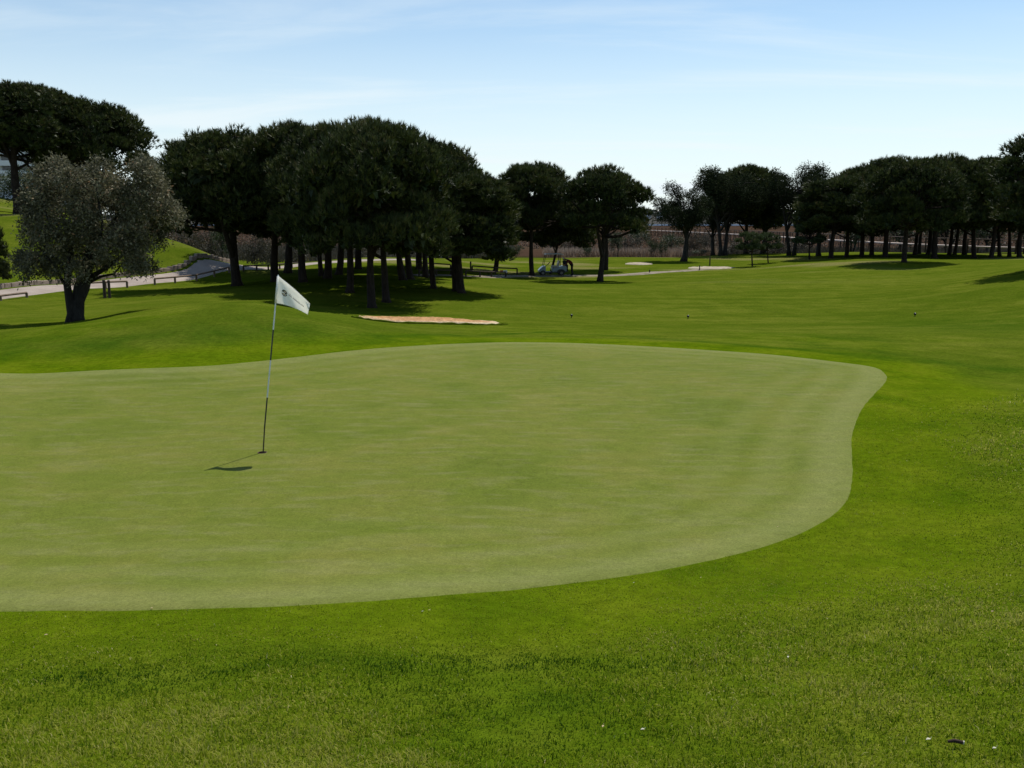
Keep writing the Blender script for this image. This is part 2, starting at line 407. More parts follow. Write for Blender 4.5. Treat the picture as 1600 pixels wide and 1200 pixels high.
mat_plain('tyre_rubber', (.015, .015, .016), .8, .3, .15, 20)
mat_plain('wheel_metal', (.12, .12, .13), .35, .5, .1, 10, metal=.7)
mat_plain('bag_fabric', (.018, .020, .030), .8, .2, .2, 8)
mat_plain('bag_pale', (.55, .55, .56), .7, .2, .1, 8)
mat_plain('club_metal', (.5, .5, .52), .25, .5, .1, 8, metal=.9)
mat_plain('cloth_red', (.085, .014, .014), .85, .1, .2, 12)
mat_plain('cloth_black', (.012, .012, .014), .85, .1, .2, 12)
mat_plain('cloth_sunlit', (.55, .42, .18), .85, .1, .15, 12)
mat_plain('skin', (.36, .20, .13), .6, .3, .1, 12)
mat_plain('hair_dark', (.02, .014, .01), .6, .3, .2, 30)
mat_plain('render_white', (.62, .64, .68), .85, .2, .06, .4)
mat_plain('render_brown', (.16, .12, .10), .85, .2, .1, .4)
mat_plain('window_dark', (.03, .04, .06), .15, .5, .2, 1)
mat_plain('roof_tile', (.30, .15, .09), .85, .2, .25, 2)
mat_plain('mast_steel', (.20, .21, .23), .5, .4, .1, 2)
mat_plain('sign_red', (.55, .06, .03), .5, .4, .1, 8)
mat_plain('sign_white', (.75, .75, .72), .5, .4, .08, 8)
mat_plain('dry_leaf_white', (.46, .44, .34), .8, .2, .15, 60)
mat_plain('dry_leaf_tan', (.45, .33, .19), .8, .2, .3, 60)
mat_plain('twig_bark', (.045, .028, .020), .9, .2, .4, 60)

# ------------------------------------------------------------------ object helpers
def mesh(name, verts, faces, mat=None, smooth_=False):
    me = bpy.data.meshes.new(name)
    me.from_pydata([tuple(map(float, p)) for p in verts], [], [tuple(map(int, f)) for f in faces])
    if mat: me.materials.append(MATS[mat])
    if smooth_: me.polygons.foreach_set('use_smooth', [True] * len(me.polygons))
    me.update(); return me
def fast_mesh(name, V, F, mat, tint=None):
    """V (n,3), F (m,k) numpy"""
    me = bpy.data.meshes.new(name); k = F.shape[1]
    me.vertices.add(len(V)); me.vertices.foreach_set('co', np.ascontiguousarray(V, np.float32).ravel())
    me.loops.add(F.size); me.loops.foreach_set('vertex_index', np.ascontiguousarray(F, np.int32).ravel())
    me.polygons.add(len(F)); me.polygons.foreach_set('loop_start', np.arange(0, F.size, k, dtype=np.int32))
    me.polygons.foreach_set('loop_total', np.full(len(F), k, np.int32))
    if tint is not None:
        a = me.attributes.new('tint', 'FLOAT', 'POINT'); a.data.foreach_set('value', np.ascontiguousarray(tint, np.float32))
    me.materials.append(MATS[mat]); me.update(calc_edges=True); return me
def link(name, me, parent=None, loc=None):
    o = bpy.data.objects.new(name, me); COL.objects.link(o)
    if parent is not None: o.parent = parent
    if loc is not None: o.location = loc
    return o
def tag(o, label=None, cat=None, group=None, kind=None):
    for k, v_ in (('label', label), ('category', cat), ('group', group), ('kind', kind)):
        if v_: o[k] = v_
    return o
def thing(name, label, cat, loc=(0, 0, 0), rz=0., group=None):
    o = bpy.data.objects.new(name, None); COL.objects.link(o); o.empty_display_size = .3
    o.location = loc; o.rotation_euler = (0, 0, rz)
    return tag(o, label, cat, group)
class MB:
    def __init__(s): s.v = []; s.f = []
    def tube(s, pts, rad, n=8, cap=True, twist=0., rough=0., rng=None):
        pts = [Vector(p) for p in pts]; base = len(s.v); m = len(pts)
        if not hasattr(rad, '__len__'): rad = [rad] * m
        ref = Vector((0.31, .95, .05))
        for i, p in enumerate(pts):
            d = (pts[min(i + 1, m - 1)] - pts[max(i - 1, 0)]).normalized()
            if abs(d.dot(ref)) > .95: ref = Vector((1, 0, .1))
            a = d.cross(ref).normalized(); c = d.cross(a)
            for k in range(n):
                t = 2 * math.pi * k / n + twist * i
                r = rad[i] * (1 + (rng.uniform(-rough, rough) if rng is not None else 0))
                s.v.append(p + a * (math.cos(t) * r) + c * (math.sin(t) * r))
        for i in range(m - 1):
            for k in range(n):
                k2 = (k + 1) % n
                s.f.append((base + i * n + k, base + i * n + k2, base + (i + 1) * n + k2, base + (i + 1) * n + k))
        if cap:
            s.f.append(tuple(base + k for k in range(n))[::-1]); s.f.append(tuple(base + (m - 1) * n + k for k in range(n)))
        return s
    def box(s, c, size, rot=None):
        base = len(s.v); c = Vector(c)
        for z in (-.5, .5):
            for x, y in ((-.5, -.5), (.5, -.5), (.5, .5), (-.5, .5)):
                p = Vector((x * size[0], y * size[1], z * size[2]))
                if rot is not None: p = rot @ p
                s.v.append(c + p)
        for f in ((0, 3, 2, 1), (4, 5, 6, 7), (0, 1, 5, 4), (1, 2, 6, 5), (2, 3, 7, 6), (3, 0, 4, 7)): s.f.append(tuple(base + i for i in f))
        return s
    def prism(s, prof, y0, y1, bev=0.):
        """profile in XZ pulled along Y"""
        base = len(s.v); n = len(prof)
        for y in (y0, y1):
            for x, z in prof: s.v.append(Vector((x, y, z)))
        s.f.append(tuple(base + i for i in range(n))); s.f.append(tuple(base + n + i for i in range(n))[::-1])
        for i in range(n):
            j = (i + 1) % n; s.f.append((base + i, base + n + i, base + n + j, base + j))
        return s
    def me(s, name, mat, smooth_=False, bevel=0.):
        m = mesh(name, s.v, s.f, mat, smooth_)
        bm = bmesh.new(); bm.from_mesh(m)
        bmesh.ops.recalc_face_normals(bm, faces=bm.faces)
        if bevel: bmesh.ops.bevel(bm, geom=bm.edges[:], offset=bevel, segments=2, affect='EDGES', profile=.6)
        bm.to_mesh(m); bm.free()
        return m
    def build(s, name, mat, parent=None, loc=None, smooth_=False, bevel=0.):
        return link(name, s.me(name, mat, smooth_, bevel), parent, loc)

# ------------------------------------------------------------------ the ground sheet
def axis(parts):
    out = [parts[0][0]]
    for a, b_, st in parts:
        n = max(1, round((b_ - a) / st)); out += list(a + (b_ - a) * (np.arange(n) + 1) / n)
    return np.array(out)
xp = axis([(0, 10, .2), (10, 62, .8)]); xp = np.concatenate([xp, np.geomspace(64, 4200, 26)])
XS = np.concatenate([-xp[:0:-1], xp])
YS = np.concatenate([-np.geomspace(400, 6.5, 12), axis([(-6, 0, .5), (0, 30, .2), (30, 140, .7)]), np.geomspace(142, 5200, 48)])
MX, MY = np.meshgrid(XS, YS, indexing='ij')
MZ = ground(MX, MY)
nx, ny = MX.shape
idx = np.arange(nx * ny).reshape(nx, ny)
F = np.stack([idx[:-1, :-1], idx[1:, :-1], idx[1:, 1:], idx[:-1, 1:]], -1).reshape(-1, 4)
V = np.stack([MX, MY, MZ], -1).reshape(-1, 3)
HOLE = hit(410, 708)
fc = V[F].mean(1)
# open the sheet under the green around the cup
F = F[np.hypot(fc[:, 0] - HOLE[0], fc[:, 1] - HOLE[1]) > .3]
gme = fast_mesh('ground', V, F, 'turf')
gme.polygons.foreach_set('use_smooth', [True] * len(gme.polygons))
dgr = gdist(V[:, 0], V[:, 1])
n1 = waves(V[:, 0], V[:, 1], 1.0, .45)
fr = (1 - smooth(.9, 2.6, dgr + .5 * n1)) * (1 - smooth(24, 30, V[:, 1]))
ro = smooth(1.0, 2.4, dgr + .45 * n1) * (1 - smooth(9, 22, V[:, 1])) 
ro = np.maximum(ro, .55 * smooth(1.6, 3.2, dgr + .6 * n1) * smooth(.2, .6, waves(V[:, 0], V[:, 1], 3., .3)) * (1 - smooth(24, 40, V[:, 1])))
dry_lit = (gdist(V[:, 0], V[:, 1]) > 3) * smooth(.25, .9, waves(V[:, 0], V[:, 1], 4., .22)) * smooth(60, 80, V[:, 1]) * .6  # dry patches that also stand in for sunlit grass far off
# longer, darker grass: a line round the collar, the face of the mound, the foot of the bank
def near_line(px_list, sig):
    q = np.array([hit(*p_, y1=60) for p_ in px_list]); q = q[np.argsort(q[:, 0])]
    inr = smooth(q[0, 0] - 1.5, q[0, 0], V[:, 0]) * smooth(q[-1, 0] + 6, q[-1, 0], V[:, 0])
    return inr * np.exp(-((V[:, 1] - np.interp(V[:, 0], q[:, 0], q[:, 1]) - .25 * waves(V[:, 0], V[:, 1], 6., .8)) / sig) ** 2)
lush = .9 * near_line([(600, 524), (850, 519), (1050, 531), (1200, 543), (1330, 556), (1480, 567), (1600, 580)], .55)
lush = np.maximum(lush, .8 * near_line([(-60, 556), (0, 549), (150, 541), (300, 527), (420, 516), (520, 520)], 1.2))
c5 = hit(1560, 508, y1=60); lush = np.maximum(lush, .75 * np.exp(-((V[:, 0] - c5[0]) / 4.) ** 2 - ((V[:, 1] - c5[1]) / 6.) ** 2))
lush = np.maximum(lush, .7 * smooth(.1, .7, waves(V[:, 0], V[:, 1], 7., .55)) * smooth(6., 8., V[:, 0]) * smooth(2, 3.5, dgr) * (1 - smooth(22, 32, V[:, 1])))
lush = lush * (dgr > .5)
a_l = gme.attributes.new('lush', 'FLOAT', 'POINT'); a_l.data.foreach_set('value', lush.astype(np.float32))
mw = marsh_w(V[:, 0], V[:, 1]); mw = np.maximum(mw, smooth(230, 300, V[:, 1]))
za_ = np.stack([fr, mw, np.clip(ro, 0, 1), np.ones_like(fr)], -1)
at_ = gme.attributes.new('zone', 'FLOAT_COLOR', 'POINT'); at_.data.foreach_set('color', za_.astype(np.float32).ravel())
at_ = gme.attributes.new('dry', 'FLOAT', 'POINT'); at_.data.foreach_set('value', dry_lit.astype(np.float32))
tag(link('ground', gme), 'mown grass of the golf course running out to brown marsh', kind='structure')

# ------------------------------------------------------------------ putting green with a real hole
HR = .054
hole = [(HOLE[0] + HR * math.cos(a), HOLE[1] + HR * math.sin(a)) for a in np.linspace(0, 2 * math.pi, 24, endpoint=False)]
gx, gy = np.meshgrid(np.arange(GP[:, 0].min(), GP[:, 0].max(), .22), np.arange(GP[:, 1].min(), GP[:, 1].max(), .22))
gx = gx.ravel() + .03; gy = gy.ravel() + .03
ok = (gdist(gx, gy) < -.16) & (np.hypot(gx - HOLE[0], gy - HOLE[1]) > .16)
gt = np.roll(GP, -1, 0) - np.roll(GP, 1, 0); gt /= np.linalg.norm(gt, axis=1)[:, None]
sg_ = np.sign(((np.roll(GP, -1, 0)[:, 0] - GP[:, 0]) * (np.roll(GP, -1, 0)[:, 1] + GP[:, 1])).sum())
GI = GP + np.stack([gt[:, 1], -gt[:, 0]], -1) * .035 * sg_
pts = [Vector((float(a), float(c))) for a, c in GP] + [Vector(p) for p in hole] + [Vector((float(a), float(c))) for a, c in GI] + [Vector((float(a), float(c))) for a, c in zip(gx[ok], gy[ok])]
nb = len(GP)
edges = [(i, (i + 1) % nb) for i in range(nb)] + [(nb + i, nb + (i + 1) % 24) for i in range(24)] + [(nb + 24 + i, nb + 24 + (i + 1) % nb) for i in range(nb)]
vo, eo, fo, _, _, _ = delaunay_2d_cdt(pts, edges, [], 0, 1e-5)
vo = np.array([tuple(p) for p in vo])
fo = np.array([f for f in fo if len(f) == 3]); ce = vo[fo].mean(1)
keep = inside(GP, ce[:, 0], ce[:, 1]) & (np.hypot(ce[:, 0] - HOLE[0], ce[:, 1] - HOLE[1]) > HR * .97)
fo = fo[keep]
gz = ground(vo[:, 0], vo[:, 1]) + np.where(np.arange(len(vo)) < nb, -.012, .009)
pm = fast_mesh('putting_green', np.column_stack([vo, gz]), fo, 'putting_turf')
bm = bmesh.new(); bm.from_mesh(pm); bmesh.ops.recalc_face_normals(bm, faces=bm.faces)
if sum(f.normal.z for f in bm.faces) < 0: bmesh.ops.reverse_faces(bm, faces=bm.faces)
bm.to_mesh(pm); bm.free()
pm.polygons.foreach_set('use_smooth', [True] * len(pm.polygons))
ea = pm.attributes.new('edge', 'FLOAT', 'POINT'); ea.data.foreach_set('value', (-gdist(vo[:, 0], vo[:, 1])).astype(np.float32))
tag(link('putting_green', pm), 'pale close mown putting green', kind='structure')
HZ = G(*HOLE) + .009
# cup liner
mb = MB()
def ring(z, r): return [Vector((r * math.cos(a), r * math.sin(a), z)) for a in np.linspace(0, 2 * math.pi, 24, endpoint=False)]
rings = [ring(.0015, .0600), ring(.002, .052), ring(-.02, .0515), ring(-.12, .051)]
for r in rings: mb.v += r
for i in range(3):
    for k in range(24): mb.f.append((i * 24 + k, i * 24 + (k + 1) % 24, (i + 1) * 24 + (k + 1) % 24, (i + 1) * 24 + k))
mb.f.append(tuple(72 + k for k in range(24)))
cup = mb.build('hole_cup', 'cup_liner', None, (HOLE[0], HOLE[1], HZ))
tag(cup, 'brown rimmed golf hole cup sunk in the putting green', 'hole cup')

# ------------------------------------------------------------------ draped sheets: paths, bunkers
def ribbon(name, pts, width, mat, label, lift=.045, step=.6, nw=7):
    c = catmull(pts, step, closed=False); t = np.gradient(c, axis=0); t /= np.linalg.norm(t, axis=1)[:, None]
    nrm = np.stack([t[:, 1], -t[:, 0]], -1)
    wd = np.interp(np.linspace(0, 1, len(c)), np.linspace(0, 1, len(width)), width) if hasattr(width, '__len__') else np.full(len(c), width)
    u = np.linspace(-.5, .5, nw)
    P = c[:, None, :] + nrm[:, None, :] * (u[None, :, None] * wd[:, None, None])
    Z = ground(P[..., 0], P[..., 1]) + lift
    Z[:, 0] -= lift + .05; Z[:, -1] -= lift + .05
    Vv = np.concatenate([P, Z[..., None]], -1).reshape(-1, 3); n = len(c)
    ii = np.arange(n * nw).reshape(n, nw)
    Ff = np.stack([ii[:-1, :-1], ii[:-1, 1:], ii[1:, 1:], ii[1:, :-1]], -1).reshape(-1, 4)
    me = fast_mesh(name, Vv, Ff, mat)
    me.polygons.foreach_set('use_smooth', [True] * len(me.polygons))
    o = link(name, me); tag(o, label, kind='structure')
    return c, nrm
PATH1 = [(-29, 30), (-27.5, 38), (-26.3, 46), (-25.4, 53), (-23.9, 58), (-22, 62.5), (-20.6, 68), (-19, 75), (-15.5, 82), (-9, 88)]
p1c, p1n = ribbon('cart_path', PATH1, 2.6, 'path_paving', 'pinkish paved cart path curving behind the olive tree')
pp2 = [spot(px, Y) for px, Y in [(640, 66), (700, 69), (760, 71.5), (800, 75.5), (870, 79.3), (940, 80.6), (1000, 83), (1050, 86.5), (1100, 90), (1140, 92)]]
p2c, p2n = ribbon('cart_path', [(p.x, p.y) for p in pp2], 1.9, 'worn_path', 'pale cart path passing the parked golf cart')
def blob_sheet(name, px, Y, wpx, depth, mat, label, rise=.0, seed=1, bumpy=0.):
    P = spot(px, Y); rx = wpx * mpp(P) / 2; ry = depth / 2
    rg = np.random.default_rng(seed); na, nr = 56, 12
    ph = rg.uniform(0, 6.28, 5)
    V_ = []; rim_ = []
    for i in range(nr + 1):
        r = i / nr
        for k in range(na):
            a = 2 * math.pi * k / na
            kk = 1 + .09 * math.sin(2 * a + ph[0]) + .06 * math.sin(3 * a + ph[1]) + .04 * math.sin(5 * a + ph[2])
            x = P.x + rx * r * kk * math.cos(a); y = P.y + ry * r * kk * math.sin(a)
            z = G(x, y) + .05 + rise * (1 - r * r) + (bumpy * rg.uniform(-1, 1) if 0 < i < nr else 0) - (.12 if i == nr else 0)
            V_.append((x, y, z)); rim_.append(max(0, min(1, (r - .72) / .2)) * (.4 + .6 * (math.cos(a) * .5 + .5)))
    F_ = [(i * na + k, i * na + (k + 1) % na, (i + 1) * na + (k + 1) % na, (i + 1) * na + k) for i in range(nr) for k in range(na)]
    me = mesh(name, V_, F_, mat, True)
    aa = me.attributes.new('rim', 'FLOAT', 'POINT'); aa.data.foreach_set('value', rim_)
    o = link(name, me); return tag(o, label, kind='structure')
blob_sheet('sand_bunker', 668, 33, 226, 2.1, 'bunker_sand', 'orange sand bunker behind the putting green', .10, 3, .03)
# grassy lip round the bunker
_q = [v_.co.copy() for v_ in bpy.data.objects['sand_bunker'].data.vertices][-56:]
mb = MB(); rg = np.random.default_rng(3)
pr_ = [Vector((p.x, p.y, G(p.x, p.y) + .01)) for p in _q]; pr_.append(pr_[0])
mb.tube(pr_, [.05 + .03 * rg.uniform(-1, 1) for _ in range(56)] + [.05], 8, cap=False)
tag(mb.build('bunker_lip', 'turf', None, smooth_=True), 'grassy lip round the orange bunker', kind='structure')
blob_sheet('sand_bunker', 999, 99.5, 48, 3.2, 'pale_sand', 'small pale sand bunker near the lone pine', .12, 5, .03)
blob_sheet('sand_bunker', 1112, 91.5, 74, 3.4, 'pale_sand', 'pale bare sand at the end of the cart path', .05, 7, .03)
# ------------------------------------------------------------------ distant water and low hills
wm = mesh('water', [(-900, 900, MARSH_Z + .35), (2600, 900, MARSH_Z + .35), (2600, 2600, MARSH_Z + .35), (-900, 2600, MARSH_Z + .35)], [(0, 1, 2, 3)], 'water')
tag(link('water', wm), 'dark blue strip of lagoon water beyond the marsh', kind='structure')
rg = np.random.default_rng(44)
hx = np.linspace(-1500, 2600, 220)
prof = 15 + 4.5 * np.sin(hx * .004 + 1) + 3 * np.sin(hx * .011) + 1.5 * np.sin(hx * .031) + 6 * smooth(600, 1600, hx)
Vh, Fh = [], []
for j, (yy, k) in enumerate([(1250, 0), (1300, .5), (1400, .8), (1600, 1), (2200, 1.1), (3200, .2)]):
    for x, p in zip(hx, prof): Vh.append((x, yy + 60 * math.sin(x * .004), MARSH_Z - .5 + (p + 1) * k))
n = len(hx)
for j in range(5):
    for i in range(n - 1): Fh.append((j * n + i, j * n + i + 1, (j + 1) * n + i + 1, (j + 1) * n + i))
b = NB('far_hill'); f_ = b.noise(b.coord(), .02, 6, .7)
b.pbr(b.ramp(f_, [(.3, (.030, .032, .027)), (.7, (.062, .056, .048))]), .95, .1)
tag(link('hills', mesh('hills', Vh, Fh, 'far_hill', True)), 'low grey scrub hills beyond the lagoon', kind='structure')

# ================================================================== trees
def unit(v): return v / np.maximum(np.linalg.norm(v, axis=-1, keepdims=True), 1e-9)
def blades_mesh(name, base, d, L, wd, tint, mat, rg, diamond=False):
    """thin leaf faces: base points, directions, lengths, widths"""
    n = len(base)
    s = unit(np.cross(d, rg.normal(size=(n, 3)))) * (wd[:, None] * .5)
    tip = base + d * L[:, None]
    if diamond:
        mid = base + d * (L[:, None] * .45)
        V_ = np.stack([base, mid - s, tip, mid + s], 1).reshape(-1, 3); k = 4
    else:
        V_ = np.stack([base - s, base + s, tip], 1).reshape(-1, 3); k = 3
    return fast_mesh(name, V_, np.arange(n * k).reshape(n, k), mat, np.repeat(np.clip(tint, 0, 1), k))
def bez(p0, p1, p2, n):
    return [p0 * (1 - t) ** 2 + p1 * (2 * t * (1 - t)) + p2 * t * t for t in np.linspace(0, 1, n)]

PROTO = {}
def pine(key, seed, H, R, cb, nlobe, tufts, lean=(0, 0), fork=0, tr=.22, lower=.3, mat='pine_needles', needle=.36, spread=1.):
    """stone pine: bare trunk, limbs fanning up into a domed crown of needle tufts"""
    rg = np.random.default_rng(seed)
    zc = H * cb; hc = H - zc; lobes = []
    def cap(r): return zc + hc * (.14 + .74 * math.sqrt(max(0, 1 - (r / R) ** 2.5)))
    for i in range(nlobe):                    # the dome's outer clumps
        t = (i + .5) / nlobe; r = R * .9 * math.sqrt(t); a = i * 2.39996 + rg.uniform(-.45, .45)
        lobes.append((r * math.cos(a), r * math.sin(a), cap(r) - hc * rg.uniform(.0, .10), R * rg.uniform(.19, .28)))
    for i in range(12):                       # the rim hangs lowest
        a = i * .5236 + rg.uniform(-.2, .2); r = R * rg.uniform(.68, .92)
        lobes.append((r * math.cos(a), r * math.sin(a), zc + hc * rg.uniform(.06, .24), R * rg.uniform(.17, .25)))
    for i in range(int(nlobe * lower * 2.2)):       # clumps filling the dome and its underside
        a = rg.uniform(0, 6.28); r = R * .92 * math.sqrt(rg.uniform(.05, 1)); zl = zc + hc * .16
        lobes.append((r * math.cos(a), r * math.sin(a), zl + (cap(r) - zl) * rg.uniform(0, .75), R * rg.uniform(.18, .27)))
    lo = np.array(lobes)
    off = np.array([lean[0], lean[1]]) * H
    lo[:, 0] += off[0]; lo[:, 1] += off[1]
    # needle tufts over every lobe
    per = int(tufts / len(lo)); C = np.repeat(lo, per, 0); n = len(C)
    dirs = unit(rg.normal(size=(n, 3)) + np.array([0, 0, .45]))
    dirs[:, 2] = np.where(dirs[:, 2] < -.35, -dirs[:, 2], dirs[:, 2])
    rad = C[:, 3] * rg.uniform(.62, 1.10, n)
    pos = C[:, :3] + dirs * rad[:, None] * np.array([1.12, 1.12, .82])
    ax = unit(dirs + np.array([0, 0, 1.1]) + rg.normal(size=(n, 3)) * .2)
    nn = 10
    base = np.repeat(pos, nn, 0); axn = np.repeat(ax, nn, 0)
    d = unit(axn + rg.normal(size=(n * nn, 3)) * .40)
    L = needle * rg.uniform(.65, 1.25, n * nn); wd = np.full(n * nn, needle * .17)
    lob_t = np.repeat(rg.uniform(-.2, .2, len(lo)), per)
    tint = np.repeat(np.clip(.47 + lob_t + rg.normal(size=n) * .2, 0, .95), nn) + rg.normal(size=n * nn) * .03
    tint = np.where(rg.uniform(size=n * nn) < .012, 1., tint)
    # large dark filler faces hidden inside every clump, added to block light
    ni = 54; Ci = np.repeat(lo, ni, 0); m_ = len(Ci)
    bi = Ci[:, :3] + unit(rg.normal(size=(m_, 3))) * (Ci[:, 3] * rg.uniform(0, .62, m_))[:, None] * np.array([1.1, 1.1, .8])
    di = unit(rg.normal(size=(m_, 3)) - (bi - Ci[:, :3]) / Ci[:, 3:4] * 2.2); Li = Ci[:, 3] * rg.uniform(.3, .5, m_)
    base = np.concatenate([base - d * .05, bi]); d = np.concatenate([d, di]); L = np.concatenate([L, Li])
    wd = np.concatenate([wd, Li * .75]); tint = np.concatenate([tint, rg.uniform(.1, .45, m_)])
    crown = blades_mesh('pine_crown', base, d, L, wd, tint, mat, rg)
    # trunk and limbs
    mb = MB(); top = Vector((off[0], off[1], zc + (H - zc) * .55)); wob = Vector((rg.uniform(-.5, .5), rg.uniform(-.5, .5), 0)) * (H / 9)
    N = 9; tp = bez(Vector((0, 0, -.25)), Vector((off[0] * .25, off[1] * .25, zc * .6)) + wob, top, N)
    k0 = tr * H / 9
    mb.tube(tp, [k0 * (1.45 if i == 0 else 1.0) * (1 - .62 * i / (N - 1)) for i in range(N)], 9, rough=.09, rng=rg)
    if fork:
        for s_ in range(fork):
            a = 1.3 + s_ * 2.6; q = tp[3]
            e = Vector((math.cos(a) * R * .45 + off[0], math.sin(a) * R * .45 + off[1], zc + (H - zc) * .45))
            mb.tube(bez(q, q.lerp(e, .35) + Vector((math.cos(a), math.sin(a), .2)) * .25, e, 7), [k0 * .62 * (1 - .6 * i / 6) for i in range(7)], 7, rough=.08, rng=rg)
    order = rg.permutation(len(lo))[:26]
    for j in order:
        c = Vector(lo[j, :3]); f = rg.uniform(.62, .97); q = tp[0].lerp(tp[-1], 0)
        i0 = min(N - 2, max(4, int(f * (N - 1)))); q = tp[i0]
        m = q.lerp(c, .5) + Vector((0, 0, -.12 * (c - q).length + .05)) * spread
        mb.tube(bez(q, m, c, 6), [k0 * .34 * (1 - .7 * i / 5) + .012 for i in range(6)], 5, cap=False, rough=.1, rng=rg)
    trunk = mb.me('pine_trunk', 'pine_bark', True)
    PROTO[key] = (trunk, crown, H, R, off)
def leafy(key, seed, H, R, cb, nlobe, nleaf, leaf, mat, barkmat, lean=(0, 0), stems=1, tr=.2, vert=1., lobe_r=.3, open_=0., low=.0, lobes=None):
    """broad-leaved tree or shrub: stems, limbs and a cloud of leaf faces gathered in clumps"""
    rg = np.random.default_rng(seed); zc = H * cb
    if lobes is None:
        lobes = []
        for i in range(nlobe):
            v_ = unit(rg.normal(size=3)); rr = rg.uniform(.35, 1.) ** .5 * .8
            z = zc + (H - zc) * (.5 + .5 * v_[2] * rr) - low * abs(v_[0]) * R
            lobes.append((v_[0] * rr * R, v_[1] * rr * R, z, R * lobe_r * rg.uniform(.7, 1.25)))
    lo = np.array(lobes, float); off = np.array(lean) * H
    lo[:, 0] += off[0]; lo[:, 1] += off[1]
    wgt = lo[:, 3] ** 2; pick = rg.choice(len(lo), nleaf, p=wgt / wgt.sum()); C = lo[pick]
    # twigs: leaves cluster on short twigs inside each clump
    ntw = max(40, nleaf // 20); tp_ = rg.choice(len(lo), ntw, p=wgt / wgt.sum()); tl = lo[tp_]
    td = unit(rg.normal(size=(ntw, 3)) + np.array([0, 0, .15])); tr_ = rg.uniform(.45, 1.08, ntw) ** .7
    tpos = tl[:, :3] + td * (tl[:, 3] * tr_)[:, None] * np.array([1, 1, vert])
    which = rg.integers(0, ntw, nleaf)
    base = tpos[which] + rg.normal(size=(nleaf, 3)) * (leaf * 1.1) - td[which] * (rg.uniform(0, 1, nleaf) * .3 * tl[which, 3])[:, None]
    d = unit(td[which] * .8 + rg.normal(size=(nleaf, 3)) * .75)
    L = leaf * rg.uniform(.7, 1.4, nleaf)
    tint = np.clip(.48 + rg.uniform(-.15, .15, len(lo))[tp_][which] + rg.normal(size=ntw)[which] * .20 + rg.normal(size=nleaf) * .10, 0, .97)
    tint = np.where(rg.uniform(size=nleaf) < .01, 1., tint)
    crown = blades_mesh('leaf_crown', base, d, L, L * .42, tint, mat, rg, True)
    mb = MB(); roots = []
    for s_ in range(stems):
        a = rg.uniform(0, 6.28) if stems > 1 else 0; sp = .14 * H * (stems > 1)
        e = Vector((off[0] * .6 + math.cos(a) * sp * 1.6, off[1] * .6 + math.sin(a) * sp * .9, zc + (H - zc) * .4))
        q = Vector((math.cos(a) * sp * .25, math.sin(a) * sp * .2, -.2)); w_ = Vector((rg.uniform(-.1, .1), rg.uniform(-.1, .1), 0)) * H * .5
        tp = bez(q, q.lerp(e, .5) + w_, e, 8); k = tr * (1 if stems == 1 else .72)
        mb.tube(tp, [k * (1.5 if i == 0 else 1.) * (1 - .55 * i / 7) for i in range(8)], 9, rough=.16, rng=rg); roots.append(tp)
    for j in rg.permutation(len(lo))[:34]:
        tp = roots[rg.integers(0, len(roots))]; q = tp[rg.integers(3, 8)]; c = Vector(lo[j, :3])
        m = q.lerp(c, .45) + Vector((rg.uniform(-.1, .1), rg.uniform(-.1, .1), .08)) * (c - q).length
        mb.tube(bez(q, m, c, 6), [tr * .34 * (1 - .75 * i / 5) + .006 for i in range(6)], 5, cap=False, rough=.15, rng=rg)
        for _ in range(3):
            c2 = c + Vector(rg.normal(size=3)) * lo[j, 3] * .55
            mb.tube([m.lerp(c, .6), c.lerp(c2, .5) + Vector((0, 0, .03)), c2], [tr * .13, tr * .08, .006], 4, cap=False)
    trunk = mb.me('tree_trunk', barkmat, True)
    PROTO[key] = (trunk, crown, H, R, off)

def plant(key, px, Y, top, wpx, label, name='stone_pine', cat='tree', rz=0., group=None, base_py=None):
    """stand a copy of a prototype at photo column px, depth Y, so tall and so wide as the photo shows"""
    tr, cr, H, R, off = PROTO[key]
    P = spot(px, Y); m = mpp(P)
    ht = (at(px, top, Y).z - P.z)
    sz = ht / H; sx = (wpx * m * .5) / R
    o = thing(name, label, cat, P, rz, group); o.scale = (sx, sx, sz)
    if cat == 'tree': o.rotation_euler = (.03 * math.sin(px * 1.3), .035 * math.sin(px * 2.1 + 1), rz)
    t = link('trunk', tr, o); c = link('crown', cr, o)
    # trunks keep a believable girth whatever the crown's spread
    return o

pine('forked', 11, 9.0, 4.3, .33, 38, 9000, fork=2, tr=.28, lower=.40)
pine('dome', 22, 9.0, 4.3, .27, 38, 9000, lean=(-.01, .01), tr=.28, lower=.40)
pine('dome_b', 12, 9.0, 4.0, .27, 34, 8400, lean=(.02, .01), tr=.25, lower=.40)
pine('umbrella', 13, 8.6, 3.7, .43, 30, 6400, lean=(.02, 0), tr=.27, lower=.14, fork=2, spread=1.6)
pine('umbrella_b', 14, 8.6, 3.4, .44, 26, 5600, lean=(-.01, .02), tr=.24, lower=.22, spread=1.4)
pine('tall', 15, 9.0, 3.0, .24, 30, 7000, lean=(.03, 0), tr=.22, lower=.5)
pine('tall_b', 16, 9.0, 2.8, .22, 28, 6600, lean=(-.035, .01), tr=.20, lower=.55)
pine('slim', 17, 9.0, 2.4, .34, 24, 5000, lean=(.045, 0), tr=.16, lower=.4)
pine('high', 18, 11.5, 4.6, .48, 38, 9600, tr=.25, lower=.34)
pine('spiky', 19, 10.0, 3.6, .24, 32, 6400, tr=.26, lower=.6, needle=.36)
pine('leaning', 23, 6.0, 2.7, .30, 26, 5200, lean=(.20, .0), tr=.2, lower=.5)
pine('young', 20, 2.6, 1.05, .46, 10, 900, lean=(-.12, 0), tr=.24, lower=.1, mat='young_pine_needles', needle=.22)
pine('young_b', 21, 2.6, 1.1, .46, 9, 900, lean=(-.07, .02), tr=.22, lower=.1, mat='young_pine_needles', needle=.22)

